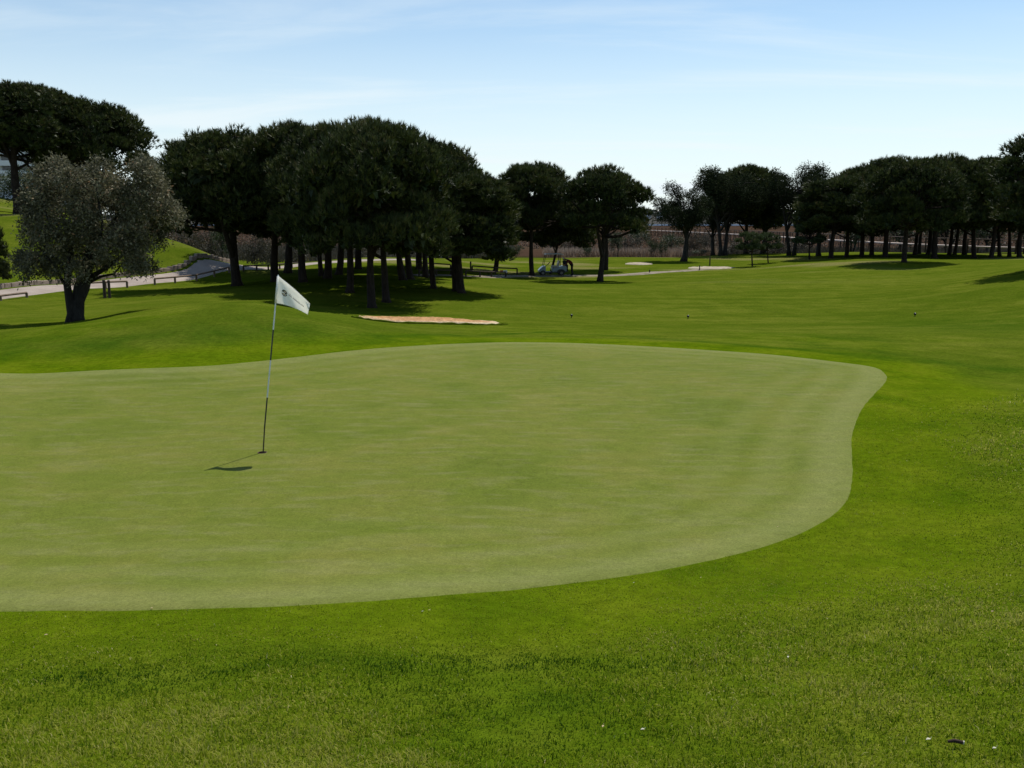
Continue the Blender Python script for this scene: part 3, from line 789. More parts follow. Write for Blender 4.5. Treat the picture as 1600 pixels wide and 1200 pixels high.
GR = 'stone pines of the grove beside the cart path'
for a in [
    ('forked', 372, 53.5, 205, 256, 'broad pine with forked trunk where the grove meets the path rail', .6),
    ('tall', 431, 56, 201, 200, 'slender pine just behind the flag, its trunk leaning away from the forked pine', .0),
    ('dome_b', 449, 68, 198, 215, 'pine behind the flag, second trunk past the forked pine', .4),
    ('dome_b', 474, 53, 193, 225, 'pine with trunk tilted towards the path, third past the forked pine', 3.3),
    ('slim', 503, 60, 194, 130, 'thinner of the two close pine trunks in the grove gap', 2.),
    ('tall', 511, 57, 188, 190, 'straight nearer pine of the two close trunks in the grove gap', 1.1),
    ('tall', 528, 64, 190, 170, 'pine between the close pair of trunks and the thick trunk', 2.4),
    ('dome_b', 546, 47.5, 188, 215, 'thick trunked pine in the middle of the dark grove', 1.0),
    ('dome', 582, 40.5, 189, 235, 'thickest darkest pine at the front of the grove behind the bunker', 2.2),
    ('dome_b', 604, 43.5, 187, 215, 'pine close beside the thickest front pine above the bunker', 3.1),
    ('tall_b', 631, 57, 193, 180, 'pine behind the bunker, first trunk past the thickest pair', 0.3),
    ('tall', 643, 59, 200, 170, 'pine behind the bunker, second trunk past the thickest pair', 5.),
    ('slim', 665, 64, 222, 150, 'farther thin pine behind the sturdy trunk near the bunker end', 4.),
    ('dome_b', 678, 51.5, 222, 175, 'sturdy pine above the far end of the bunker', 5.2),
    ('tall', 706, 70, 246, 140, 'farther pine standing on the sunny lawn edge of the grove', 1.5),
    ('tall_b', 712, 50.5, 250, 165, 'one of the twin outer pines, the one nearer the grove', .9),
    ('tall', 722, 49.5, 258, 180, 'last front pine of the grove, outer of the twin trunks', 3.8),
    ('tall_b', 772, 80, 271, 125, 'low hanging pine at the far corner of the grove', 2.7),
    ('tall', 560, 72, 191, 170, 'pine deep in the grove hidden behind the thick trunks', .2),
    ('tall_b', 655, 75, 215, 170, 'pine deep in the grove seen only between other trunks', 4.4),
]:
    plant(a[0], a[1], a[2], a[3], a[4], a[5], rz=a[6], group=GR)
S2 = 'open grown pines by the golf cart'
plant('umbrella_b', 832, 78, 253, 122, 'umbrella pine standing just in front of the golf cart', rz=.5, group=S2)
plant('leaning', 858, 82.2, 300, 98, 'low dense pine with leaning trunk right behind the golf cart', rz=0., group=S2)
plant('umbrella', 937, 72, 264, 140, 'lone umbrella pine with spreading limbs on the open fairway', rz=.2, group=S2)
plant('umbrella_b', 946, 88, 275, 100, 'slimmer pine half hidden behind the lone umbrella pine', rz=2.6, group=S2)
S3 = 'tall pines on the hill'
plant('high', 30, 84, 127, 215, 'tallest stone pine on the hill with straight bare trunk', rz=.3, group=S3)
plant('high', 62, 90, 138, 180, 'hill pine with slightly leaning bare trunk beside the tallest', rz=1.9, group=S3)
plant('high', 152, 88, 156, 172, 'wide crowned hill pine rising behind the olive tree', rz=4.1, group=S3)
S4 = 'pines of the far wood'
for a in [
    ('tall', 1298, 98, 268, 120, 'far wood pine standing forward at the end by the small pines', 0.),
    ('tall_b', 1322, 104, 272, 110, 'far wood pine behind, second trunk at the open end', 1.),
    ('dome_b', 1346, 106, 262, 130, 'far wood pine, third trunk at the open end', 2.),
    ('tall', 1362, 110, 255, 110, 'far wood pine with thin trunk before the thick one', 3.),
    ('dome', 1383, 100, 243, 150, 'thick far wood pine near its pale backdrop gap', 4.),
    ('dome_b', 1413, 82, 247, 150, 'nearest pine of the far wood, casting its own long shadow', 5.),
    ('slim', 1429, 108, 250, 100, 'slim pine right behind the nearest far wood pine', 6.),
    ('slim', 1436, 116, 250, 90, 'slim farther pine beside the nearest far wood pine', .7),
    ('tall', 1449, 112, 242, 110, 'far wood pine, second past the nearest one', 1.7),
    ('dome', 1461, 98, 240, 150, 'stout pine in the middle of the far wood', 2.7),
    ('slim', 1483, 108, 246, 100, 'slim reddish trunked pine past the stout middle pine', 3.7),
    ('slim', 1491, 113, 247, 90, 'curved thin pine past the stout middle pine', 4.7),
    ('tall', 1507, 110, 246, 110, 'far wood pine with trunk leaning to the corner clump', 5.7),
    ('tall_b', 1522, 100, 244, 120, 'first pine of the crowded far wood corner', .4),
    ('dome_b', 1548, 98, 244, 130, 'broad pine in the crowded far wood corner', 1.4),
    ('slim', 1562, 106, 250, 90, 'thin trunk in the crowded corner behind the broad pine', 2.4),
    ('slim', 1577, 104, 252, 90, 'another thin trunk in the crowded corner, farther along', 3.4),
    ('tall', 1594, 99, 246, 120, 'last pine of the far wood at the picture edge', 4.4),
    ('tall_b', 1625, 101, 240, 130, 'far wood pine cut off by the picture edge', 4.9),
]:
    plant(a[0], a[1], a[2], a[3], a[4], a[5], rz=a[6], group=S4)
plant('spiky', 1657, 54, 180, 215, 'ragged pine at the picture edge shading the bank', rz=1.2, name='ragged_pine')
# small planted pines and broad-leaved trees between the fairway and the far wood
S5 = 'small young pines on the fairway'
plant('young', 1176, 92, 362, 44, 'young pine with bent stem, nearer of the small pair', rz=0, name='young_pine', group=S5)
plant('young_b', 1201, 96, 364, 42, 'young pine with bent stem, farther of the small pair', rz=.3, name='young_pine', group=S5)
plant('young_b', 1265, 98, 349, 56, 'largest young pine, in front of the far wood', rz=1.4, name='young_pine', group=S5)

leafy('oak', 31, 8.5, 3.4, .40, 28, 30000, .15, 'oak_leaves', 'oak_bark', stems=2, tr=.26, lobe_r=.30)
leafy('oak_b', 32, 8.5, 3.0, .35, 22, 24000, .15, 'oak_leaves', 'oak_bark', stems=1, tr=.26, lobe_r=.28, lean=(-.02, 0))
leafy('sparse', 33, 8.0, 3.2, .38, 18, 12000, .14, 'oak_leaves', 'oak_bark', tr=.24, lobe_r=.26, low=.35)
leafy('shrub', 34, 2.4, 1.4, .10, 14, 2600, .13, 'shrub_leaves', 'oak_bark', stems=3, tr=.06, lobe_r=.4)
leafy('round_shrub', 35, 3.2, 1.6, .22, 18, 3400, .13, 'shrub_leaves', 'oak_bark', stems=1, tr=.09, lobe_r=.42)
leafy('scrub', 36, 2.4, 1.7, .05, 14, 2600, .15, 'scrub_leaves', 'oak_bark', stems=3, tr=.05, lobe_r=.42)
leafy('bush_tree', 37, 6.0, 3.4, .18, 22, 6500, .2, 'shrub_leaves', 'oak_bark', stems=2, tr=.2, lobe_r=.36)
S6 = 'broad-leaved trees at the marsh edge'
plant('oak_b', 1068, 104, 284, 104, 'thin crowned tree with drooping side branches near the small bunker', 'broadleaf_tree', rz=.4, group=S6)
plant('sparse', 1114, 120, 300, 80, 'slight bare looking tree between the drooping and the forked trees', 'broadleaf_tree', rz=2.4, group=S6)
plant('oak', 1131, 116, 262, 118, 'tall grey tree with forked trunk behind the sand end', 'broadleaf_tree', rz=1.1, group=S6)
plant('dome_b', 1166, 124, 258, 130, 'dark round topped pine behind the young pair', 'stone_pine', rz=3., group=S6)
plant('oak_b', 1192, 122, 288, 90, 'grey tree behind the young pair, lower than its neighbours', 'broadleaf_tree', rz=.2, group=S6)
plant('oak', 1237, 114, 257, 112, 'dark grey tree whose stem splits low, before the far wood', 'broadleaf_tree', rz=3.6, group=S6)
plant('oak_b', 1279, 110, 268, 84, 'grey tree touching the end of the far wood', 'broadleaf_tree', rz=5.2, group=S6)

# the olive: clumps set where the photo's crown has them
OL = spot(121, 29.5); om = mpp(OL)
ol = []
rg = np.random.default_rng(77)
for (px, py, r) in [(70, 285, 34), (105, 275, 34), (145, 272, 32), (75, 330, 40), (120, 320, 42), (165, 300, 40), (215, 275, 30), (240, 285, 30), (205, 320, 42), (250, 325, 32), (270, 345, 20),
                    (60, 370, 34), (100, 375, 42), (150, 365, 44), (200, 365, 38), (235, 370, 28), (45, 405, 26), (75, 412, 26), (110, 412, 26), (150, 405, 30), (205, 405, 24), (225, 415, 17), (215, 392, 24), (40, 345, 20), (30, 415, 20), (55, 300, 22)]:
    for dd in (-.55, .1, .6):
        p = at(px + rg.uniform(-15, 15), py + rg.uniform(-14, 14), OL.y + dd * 1.9 * (1 - abs(px - 150) / 260))
        q = p - OL; ol.append((q.x, q.y, q.z, r * om * rg.uniform(.42, .80)))
leafy('olive', 78, 5.0, 2.6, .3, 0, 76000, .090, 'olive_leaves', 'olive_bark', tr=.2, lobes=ol)
PT = PROTO['olive']
ot = thing('olive_tree', 'silvery olive tree with twisted double trunk beside the cart path', 'tree', OL)
mb = MB(); rg = np.random.default_rng(9)
def opx(px, py, dy=0.): p = at(px, py, OL.y + dy) - OL; return p
stemA = [opx(118, 512), opx(120, 492), opx(122, 470, .05), opx(128, 450, .1), opx(135, 425, .2), opx(140, 395, .2), opx(150, 350, .3), opx(160, 305, .4)]
mb.tube(stemA, [.32, .21, .19, .22, .19, .14, .09, .04], 12, rough=.13, rng=rg)
stemB = [opx(112, 511, -.1), opx(112, 490, -.1), opx(108, 465, -.15), opx(105, 445, -.2), opx(108, 420, -.3), opx(112, 380, -.3), opx(95, 330, -.2)]
mb.tube(stemB, [.22, .14, .11, .11, .10, .07, .03], 10, rough=.13, rng=rg)
for path_, r0 in [([opx(104, 448, -.2), opx(95, 435, -.2), opx(85, 415, -.3), opx(60, 385, -.3)], .06), ([opx(106, 442, -.2), opx(100, 425, -.3), opx(92, 405, -.2)], .05),
                  ([opx(136, 440, .1), opx(150, 428, .1), opx(172, 415, 0), (opx(200, 390, -.2))], .11), ([opx(170, 416), opx(190, 400, .2), opx(215, 360, .2), opx(235, 310, .2)], .07),
                  ([opx(140, 440, .1), opx(158, 432, .3), opx(178, 428, .4), opx(195, 408, .5)], .06),
                  ([opx(140, 400, .2), opx(165, 370, .5), opx(190, 320, .8), opx(210, 280, .7)], .08), ([opx(112, 400, -.3), opx(90, 370, -.8), opx(70, 330, -.9), opx(62, 290, -.6)], .07),
                  ([opx(145, 375, .2), opx(130, 330, .7), opx(115, 280, .6)], .07), ([opx(130, 445, .1), opx(150, 400, -.6), opx(160, 350, -1.), opx(150, 290, -.9)], .08)]:
    mb.tube(path_, [r0 * (1 - .7 * i / (len(path_) - 1)) for i in range(len(path_))], 7, rough=.12, rng=rg)
mb.build('trunk', 'olive_bark', ot, smooth_=True)
link('crown', PT[1], ot)

# shrubs, thickets
S7 = 'shrubs along the marsh edge'
for key, px, Y, top, wp, lab, nm in [
    ('round_shrub', 348, 80, 352, 44, 'dark round bush beside the forked pine trunk', 'shrub'),
    ('round_shrub', 494, 88, 368, 34, 'dark round bush seen between grove trunks', 'shrub'),
    ('round_shrub', 965, 128, 362, 34, 'dense round dark bush behind the lone umbrella pine', 'shrub'),
    ('shrub', 918, 128, 384, 18, 'small light green bush at the lawn edge behind the cart', 'shrub'),
    ('shrub', 1020, 128, 374, 20, 'dark upright bush among pale reeds', 'shrub'),
    ('shrub', 1034, 128, 378, 18, 'smaller dark bush beside the upright one in the reeds', 'shrub'),
    ('scrub', 1087, 130, 362, 34, 'grey green scrub bush behind the drooping tree', 'shrub'),
    ('shrub', 1094, 126, 390, 30, 'low flat green bush below the grey scrub', 'shrub'),
    ('scrub', 1150, 134, 376, 36, 'tan scrub bush behind the forked grey tree', 'shrub'),
    ('scrub', 1213, 134, 378, 34, 'yellowish scrub bush behind the young pines', 'shrub'),
    ('shrub', 806, 128, 383, 20, 'dark low bush beyond the lawn left of the umbrella pines', 'shrub'),
    ('shrub', 775, 128, 384, 24, 'mottled low bush beyond the lawn under the grove end', 'shrub'),
    ('scrub', 985, 140, 366, 36, 'grey brown scrub bush past the round bush in the marsh', 'shrub'),
    ('shrub', 1050, 146, 366, 40, 'dark scrub bush in the marsh under the drooping tree', 'shrub'),
    ('scrub', 890, 142, 368, 34, 'grey brown scrub bush in the marsh behind the cart', 'shrub'),
    ('shrub', 1000, 175, 360, 34, 'farther dark bush in the marsh past the round bush', 'shrub'),
    ('scrub', 1245, 140, 372, 40, 'brown scrub bush behind the largest young pine', 'shrub'),
    ('scrub', 1105, 160, 364, 40, 'brown scrub bush behind the slight tree', 'shrub'),
    ('scrub', 300, 84, 352, 60, 'brown thicket beyond the grass bank, nearer the olive', 'thicket'),
    ('scrub', 270, 86, 348, 60, 'brown thicket beyond the grass bank, half behind the olive', 'thicket'),
    ('scrub', 328, 88, 356, 50, 'brown thicket between the grass bank and the round bush', 'thicket'),
    ('scrub', 398, 92, 364, 44, 'grey green thicket just past the forked pine', 'thicket'),
    ('scrub', 420, 96, 372, 40, 'olive brown thicket past the forked pine, farther one', 'thicket'),
    ('scrub', 460, 104, 378, 44, 'low brown thicket seen between grove trunks', 'thicket'),
    ('scrub', 560, 112, 375, 50, 'tan thicket behind the thickest grove trunks', 'thicket'),
    ('shrub', 700, 118, 374, 46, 'green bush glimpsed behind the grove beside the lawn', 'thicket'),
    ('shrub', 738, 122, 382, 40, 'sunlit bush beyond the lawn at the grove end', 'thicket'),
]:
    plant(key, px, Y, top, wp, lab, nm, 'bush', rz=px * .37, group=S7)
S8 = 'background trees on the hill'
for px, Y, top, wp, lab in [(-30, 118, 262, 110, 'dark bushy tree behind the tallest hill pine, cut by the picture edge'),
                            (42, 122, 252, 80, 'dark bushy tree between the two bare hill trunks'),
                            (88, 126, 258, 80, 'dark bushy tree behind the leaning hill pine'),
                            (200, 128, 272, 110, 'dark bushy tree low behind the olive crown'),
                            (140, 130, 262, 90, 'dark bushy tree behind the wide crowned hill pine')]:
    plant('bush_tree', px, Y, top, wp, lab, 'bushy_tree', 'tree', rz=px * .1, group=S8)
for px, Y, top, wp, lab in [(1330, 132, 318, 80, 'dark bushy tree low behind the open end of the far wood'), (1400, 150, 322, 90, 'dark bushy tree low behind the thick far wood pine'),
                            (1478, 146, 316, 90, 'dark bushy tree low behind the slim far wood trunks'), (1545, 138, 312, 100, 'dark bushy tree low behind the crowded corner'), (1620, 136, 310, 100, 'dark bushy tree low at the picture edge behind the wood')]:
    plant('bush_tree', px, Y, top, wp, lab, 'bushy_tree', 'tree', rz=px * .1, group='background trees behind the far wood')
pine('conifer', 40, 4.0, 1.2, .05, 26, 1500, tr=.1, lower=.8)
plant('conifer', -8, 50, 338, 44, 'feathery dark conifer at the picture edge beside the path', 'conifer')

# reeds along the marsh edge and low marsh growth: countless stalks
rg = np.random.default_rng(8)
def stalks(name, n, fx, fy, hmin, hmax, wd, mat, label, lean=.25):
    X, Y = fx(n), fy(n); X = X if X is not None else 0
    z = ground(X, Y); base = np.stack([X, Y, z - .05], -1)
    d = unit(np.stack([rg.normal(size=n) * lean, rg.normal(size=n) * lean, np.ones(n)], -1))
    me = blades_mesh(name, base, d, rg.uniform(hmin, hmax, n), np.full(n, wd), np.clip(.5 + .25 * waves(X, Y, 1., .2) + rg.normal(size=n) * .2, 0, 1), mat, rg)
    return tag(link(name, me), label, kind='stuff')
yy = {}
def ry(a, b_): 
    def f(n): yy['y'] = rg.uniform(a, b_, n); return yy['y']
    return f
def rx_px(a, b_):
    def f(n): return None
    return f
def band(name, n, p0, p1, y0, y1, *args, **kw):
    Y = rg.uniform(y0, y1, n); px = rg.uniform(p0, p1, n)
    X = (px - 800) / FPX * (Y * CP + 4.5 * SP)
    return stalks(name, n, lambda _: X, lambda _: Y, *args, **kw)
band('reeds', 9000, 850, 1120, 128, 140, .6, 1.5, .10, 'reed_leaves', 'pale dry reeds along the marsh edge')
band('reeds', 14000, 240, 800, 118, 165, .6, 1.6, .14, 'scrub_leaves', 'brown reeds behind the pine grove')
band('reeds', 12000, 1120, 1700, 132, 160, .4, 1.2, .12, 'scrub_leaves', 'brown reeds behind the far wood')
band('marsh_growth', 42000, 200, 1700, 165, 420, .2, .55, .22, 'marsh_leaves', 'low brown growth over the marsh', lean=.8)
# grey scrub along the far shore
n = 9000
X = rg.uniform(-1300, 2300, n); Y = 1290 + 60 * np.sin(X * .004) + rg.uniform(0, 320, n)
hz = np.interp(X, hx, prof); k = np.interp(Y - 60 * np.sin(X * .004), [1250, 1300, 1400, 1600], [0, .5, .8, 1])
base = np.stack([X, Y, MARSH_Z - .8 + (hz + 1) * k], -1)
d = unit(np.stack([rg.normal(size=n) * .5, rg.normal(size=n) * .3, np.ones(n)], -1))
me = blades_mesh('far_scrub', base, d, rg.uniform(1.5, 5, n), rg.uniform(4, 9, n), rg.uniform(0, 1, n), 'far_scrub', rg, True)
tag(link('far_scrub', me), 'grey scrub on the far shore', kind='stuff')

# ================================================================== buildings and masts far off
def house(px, Y, wpx, base_py, top_py, label, storeys=2, roof=False, mat='render_white', name='house'):
    c = at(px, base_py, Y); m = mpp(c); W = wpx * m; Hh = (at(px, top_py, Y).z - c.z); D = W * .6
    o = thing(name, label, 'building', c)
    MB().box((0, D / 2, Hh / 2 - 1.5), (W, D, Hh + 3)).build('wall', mat, o)
    if roof:
        MB().prism([(-W / 2 - .4, Hh), (W / 2 + .4, Hh), (0, Hh + W * .14)], -.4, D + .4).build('roof', 'roof_tile', o)
    else:
        MB().box((0, D / 2, Hh + .15), (W + .5, D + .5, .3)).build('roof', mat, o)
    nw = max(2, int(W / 3.2)); sh = Hh / storeys
    wme = MB().box((0, 0, 0), (1.4, .12, min(1.5, sh * .5))).me('window', 'window_dark')
    for s_ in range(storeys):
        for i in range(nw):
            link('window', wme, o, ((i + .5) / nw * W - W / 2, -.02, sh * (s_ + .55)))
    return o
S9 = 'white houses beyond the lagoon'
for px, wp, bp, tp_, lab, rf in [(925, 12, 334, 328, 'small white house seen under the lone pine limbs', True), (988, 10, 338, 331, 'white house past the lone pine crown', True),
                                (1014, 7, 338, 331, 'bluish white house nearest the drooping tree', False), (1031, 8, 337, 330, 'white house with tiled roof beside the drooping tree', True),
                                (1135, 14, 343, 331, 'white house glimpsed through the forked grey tree', False), (1440, 22, 369, 362, 'pale house behind the far wood trunks', True)]:
    Yh = 900 if px < 1200 else 420
    o = house(px, Yh, wp, bp, tp_, lab, 1, rf); o['group'] = S9
for px, b0, t0, lab in [(970, 335, 261, 'thin mast rising beyond the lone umbrella pine'), (1039, 335, 278, 'thin mast rising before the drooping tree')]:
    c = at(px, b0, 700); t = at(px, t0, 700); hh = t.z - c.z
    o = thing('mast', lab, 'mast', c, group='thin masts beyond the marsh')
    MB().tube([(0, 0, -3), (0, 0, hh)], [.16, .08], 8).build('pole', 'mast_steel', o)
    MB().box((0, 0, hh * .98), (1.0, .12, .12)).build('cross_arm', 'mast_steel', o)
# long apartment block on the hill
c = at(20, 275, 190); ab = thing('apartment_block', 'white apartment block with dark balconies behind the hill pines', 'building', c)
m = mpp(c); W = 190 * m; Hb = at(20, 228, 190).z - c.z; sh = Hb / 3
MB().box((0, 5, Hb / 2 - 3), (W, 9, Hb + 6)).build('wall', 'render_white', ab)
MB().box((8.5, -.4, Hb / 2), (2.6, 2.2, Hb + 1.0)).build('stair_tower', 'render_brown', ab)
MB().box((0, 4.6, Hb + .2), (W + .8, 10.2, .4)).build('roof', 'render_white', ab)
bme = MB().box((0, 0, 0), (6.2, .15, .85)).me('balcony_front', 'render_white'); wme = MB().box((0, 0, 0), (2.4, .1, 1.5)).me('window', 'window_dark')
slab = MB().box((0, 0, 0), (6.2, 1.3, .18)).me('slab', 'render_white')
for s_ in range(3):
    for xx in (-9.5, -2.6, 4.2 - .9, 14.5):
        bf = link('balcony', slab, ab, (xx, -.16, sh * s_ + .1)); link('balcony_front', bme, bf, (0, -.58, .52))
        for q in (-1.6, 1.6): link('window', wme, ab, (xx + q, .46, sh * s_ + 1.35))

# ================================================================== boardwalk over the marsh
bw = thing('boardwalk', 'pale timber boardwalk on posts crossing the brown marsh', 'boardwalk', (0, 0, 0))
BP = [(-20, 520), (28, 455), (40, 380), (49, 303), (54, 220), (54, 160), (58, 118), (72, 100)]
bc = catmull(BP, 2.4, closed=False)
mbd = MB(); DZ = -.35
for i in range(len(bc) - 1):
    a_, b2 = Vector((*bc[i], DZ)), Vector((*bc[i + 1], DZ)); d_ = (b2 - a_); ang = math.atan2(d_.y, d_.x)
    mbd.box((a_ + b2) / 2, (d_.length + .05, 1.6, .16), Matrix.Rotation(ang, 3, 'Z'))
mbd.build('deck', 'boardwalk_timber', bw)
mbr = MB()
for s_ in (-.75, .75):
    pr = []
    for i in range(len(bc)):
        t = bc[min(i + 1, len(bc) - 1)] - bc[max(i - 1, 0)]; t = t / np.linalg.norm(t)
        pr.append(Vector((bc[i][0] - t[1] * s_, bc[i][1] + t[0] * s_, DZ + .95)))
    mbr = MB().tube(pr, .045, 5); mbr.build('handrail', 'dark_timber', bw)
pme = MB().tube([(0, 0, -2.4), (0, 0, 1.0)], .10, 6).me('post', 'dark_timber')
for i in range(0, len(bc), 2):
    t = bc[min(i + 1, len(bc) - 1)] - bc[max(i - 1, 0)]; t = t / np.linalg.norm(t)
    for s_ in (-.85, .85): link('post', pme, bw, (bc[i][0] - t[1] * s_, bc[i][1] + t[0] * s_, DZ))

# ================================================================== kerb and log rails along the paths
kb = thing('stone_kerb', 'low stone kerb holding the grass bank along the path', 'kerb', (0, 0, 0))
kme = [MB().box((0, 0, 0), (l_, .26, .34)).me('stone', 'kerb_stone', bevel=.03) for l_ in (.52, .62, .72)]
c_ = catmull(PATH1, .64, closed=False); t_ = np.gradient(c_, axis=0); t_ /= np.linalg.norm(t_, axis=1)[:, None]
rg = np.random.default_rng(4)
for i in range(6, len(c_) - 30):
    q = c_[i] + np.array([-t_[i, 1], t_[i, 0]]) * 1.46
    o = link('stone', kme[i % 3], kb, (q[0], q[1], G(*q) + .06 + rg.uniform(-.02, .02)))
    o.rotation_euler = (rg.uniform(-.04, .04), rg.uniform(-.04, .04), math.atan2(t_[i, 1], t_[i, 0]) + rg.uniform(-.05, .05))
def rail_fence(pts, label, h=.36, post=1.9, mat='cut_log', grp='low log rails beside the cart paths'):
    c = catmull(pts, post, closed=False)
    o = thing('log_rail_fence', label, 'fence', (c[0][0], c[0][1], G(*c[0])), group=grp); o0 = Vector(o.location)
    tops = []
    pm_ = MB().tube([(0, 0, -.3), (0, 0, h)], .065, 8).me('post', mat)
    for q in c:
        z = G(*q); link('post', pm_, o, Vector((q[0], q[1], z)) - o0); tops.append(Vector((q[0], q[1], z + h + .03)) - o0)
    for a, b2 in zip(tops[:-1], tops[1:]):
        MB().tube([a, b2], .055, 8).build('rail', mat, o)
    return o
def side(cc, nn, i0, i1, off):
    return [tuple(cc[i] + nn[i] * off) for i in range(i0, i1 + 1, 3)]
def near_idx(c, Y): return int(np.argmin(abs(c[:, 1] - Y)))
rail_fence(side(p1c, p1n, near_idx(p1c, 42), near_idx(p1c, 48.5), 1.5), 'sunlit log rail sloping along the path before the olive trunk', .22)
rail_fence(side(p1c, p1n, near_idx(p1c, 50.5), near_idx(p1c, 57.5), 1.55), 'log rail beside the twin stakes behind the olive')
rail_fence(side(p1c, p1n, near_idx(p1c, 58.3), near_idx(p1c, 66), 1.55), 'log rail between the stakes and the forked pine')
rail_fence(side(p1c, p1n, near_idx(p1c, 67), near_idx(p1c, 78), 1.55), 'log rail running behind the forked pine', mat='dark_timber')
def pxline(lst): return [tuple(spot(px, Y)[:2]) for px, Y in lst]
rail_fence(pxline([(652, 74.5), (672, 75.5), (704, 76)]), 'short dark rail on the lawn between grove trunks', .45, mat='dark_timber')
rail_fence(pxline([(738, 76.3), (774, 77), (808, 78)]), 'dark rail at the far side of the path before the umbrella pine', .5, mat='dark_timber')
rail_fence(pxline([(728, 69.2), (750, 70.1), (768, 71.2), (790, 73)]), 'dark rail at the near side of the path past the twin pines', .4, mat='dark_timber')
rail_fence(pxline([(655, 66), (682, 67.2), (708, 68)]), 'dark rail at the near side of the path inside the grove', .4, mat='dark_timber')

def stake(px, Y, hpx, wpx, label, name='timber_stake', mat='dark_timber', cat='post', group=None):
    P = spot(px, Y); m = mpp(P); h = hpx * m; r = wpx * m / 2
    o = thing(name, label, cat, P, group=group)
    MB().tube([(0, 0, -.3), (0, 0, h * .93)], r, 10).build('shaft', mat, o)
    MB().tube([(0, 0, h * .93), (0, 0, h * .97), (0, 0, h)], [r * 1.02, r * .9, r * .45], 10).build('cap', mat, o)
    return o
stake(164, 46.5, 29, 4.6, 'stout timber stake, nearer the olive of the pair', group='timber stakes')
stake(171.5, 46.2, 28, 4.2, 'stout timber stake, farther from the olive of the pair', group='timber stakes')
stake(735.5, 77, 16, 2.6, 'dark timber post on the lawn beside the twin pines', group='timber stakes')
stake(1093, 88.5, 8, 1.6, 'short dark stake at the edge of the pale sand', group='timber stakes')
stake(1109, 95, 14, 2., 'thin dark stake behind the pale sand', group='timber stakes')
stake(1015, 84, 5, 2., 'tiny stub stake on the pale path', group='timber stakes')
# red and white marker board by the near rail
P = spot(786, 74.2); o = thing('marker_board', 'small red and white marker board at the path rail', 'sign', P)
MB().box((-.12, 0, .38), (.22, .05, .2)).build('red_panel', 'sign_red', o)
MB().box((.18, 0, .38), (.32, .05, .2)).build('white_panel', 'sign_white', o)
for q in (-.18, .28): MB().box((q, .04, .18), (.04, .04, .4)).build('leg', 'dark_timber', o)
# tee markers
for px, lab in [(893, 'dark tee marker in line with the golf cart'), (1075, 'dark tee marker, middle of the three'), (1429.5, 'dark tee marker nearest the bank')]:
    P = spot(px, 40); o = thing('tee_marker', lab, 'tee marker', P, group='dark tee markers on the fairway')
    bm = bmesh.new(); bmesh.ops.create_uvsphere(bm, u_segments=14, v_segments=9, radius=.055); me = bpy.data.meshes.new('ball'); bm.to_mesh(me); bm.free()
    me.materials.append(MATS['tee_black']); link('ball', me, o, (0, 0, .11))
    MB().tube([(0, 0, -.1), (0, 0, .09)], [.012, .02], 8).build('spike', 'tee_black', o)

# ================================================================== flagstick
BASE = Vector((HOLE[0], HOLE[1], HZ - .10)); TOPP = at(434.5, 431, HOLE[1] + .24)
FOOT = Vector((HOLE[0], HOLE[1], HZ))
fl = thing('flagstick', 'leaning black and white flagstick standing in the hole', 'flagstick', FOOT)
def onpole(py):
    """point of the stick seen at that photo row"""
    lo_, hi_ = 0., 1.
    for _ in range(40):
        k = (lo_ + hi_) / 2; p = FOOT.lerp(TOPP, k); d = p - Vector((0, 0, CAM_H))
        yy_ = 600 - FPX * (d.y * SP + d.z * CP) / (d.y * CP - d.z * SP)
        if yy_ > py: lo_ = k
        else: hi_ = k
    return FOOT.lerp(TOPP, lo_) - FOOT
PB = BASE - FOOT
for nm, p0, p1, r0, r1, mt in [('ferrule', PB, onpole(668), .0085, .0085, 'brown_band'), ('black_band', onpole(668), onpole(621), .0085, .0085, 'black_band'),
                               ('white_band', onpole(621), onpole(563), .0085, .0085, 'white_band'), ('black_band', onpole(563), onpole(515), .0088, .0088, 'black_band'),
                               ('white_band', onpole(515), onpole(430), .0085, .0085, 'white_band')]:
    MB().tube([p0, p1], [r0, r1], 14).build(nm, mt, fl, smooth_=False)
MB().tube([onpole(430.2), onpole(430.2) + Vector((0, 0, .012))], [.0105, .006], 14).build('cap', 'white_band', fl)
# the cloth hangs folded off the stick
YF = HOLE[1] + .24
def cl_pt(u, v_):
    """u 0..1 away from the stick, v 0..1 top to bottom"""
    tl, bl = np.array((435.2, 431.5)), np.array((431.6, 474.))
    tr_, br_ = np.array((484.5, 474.5)), np.array((481., 491.5))
    top = tl + (tr_ - tl) * u + np.array((0, -1.6)) * math.sin(math.pi * u)
    bot = bl + (br_ - bl) * u + np.array((0, -3.4)) * math.sin(math.pi * u) * (1 - u * .3)
    p = top + (bot - top) * v_
    fold = .022 * math.sin(2.2 * math.pi * u + 1.5 * v_ + .3) * u ** .6 + .032 * math.sin(6.4 * (u * .95 - v_ * .62) + .7) * min(1, u * 3) + .012 * math.sin(13. * (u - v_ * .4)) * u 
    hem = .022 * math.exp(-((v_ - .02) / .06) ** 2) * min(1, u * 4)
    depth = YF + .02 - .16 * u + fold - hem - .03 * v_ * (1 - u)
    return at(p[0], p[1], depth) - FOOT
NU, NV = 44, 30
V_ = [cl_pt(i / NU, j / NV) for i in range(NU + 1) for j in range(NV + 1)]
F_ = [(i * (NV + 1) + j, (i + 1) * (NV + 1) + j, (i + 1) * (NV + 1) + j + 1, i * (NV + 1) + j + 1) for i in range(NU) for j in range(NV)]
fc_ = link('flag', mesh('flag', V_, F_, 'flag_cloth', True), fl)
sol = fc_.modifiers.new('thickness', 'SOLIDIFY'); sol.thickness = .0016; sol.offset = 0
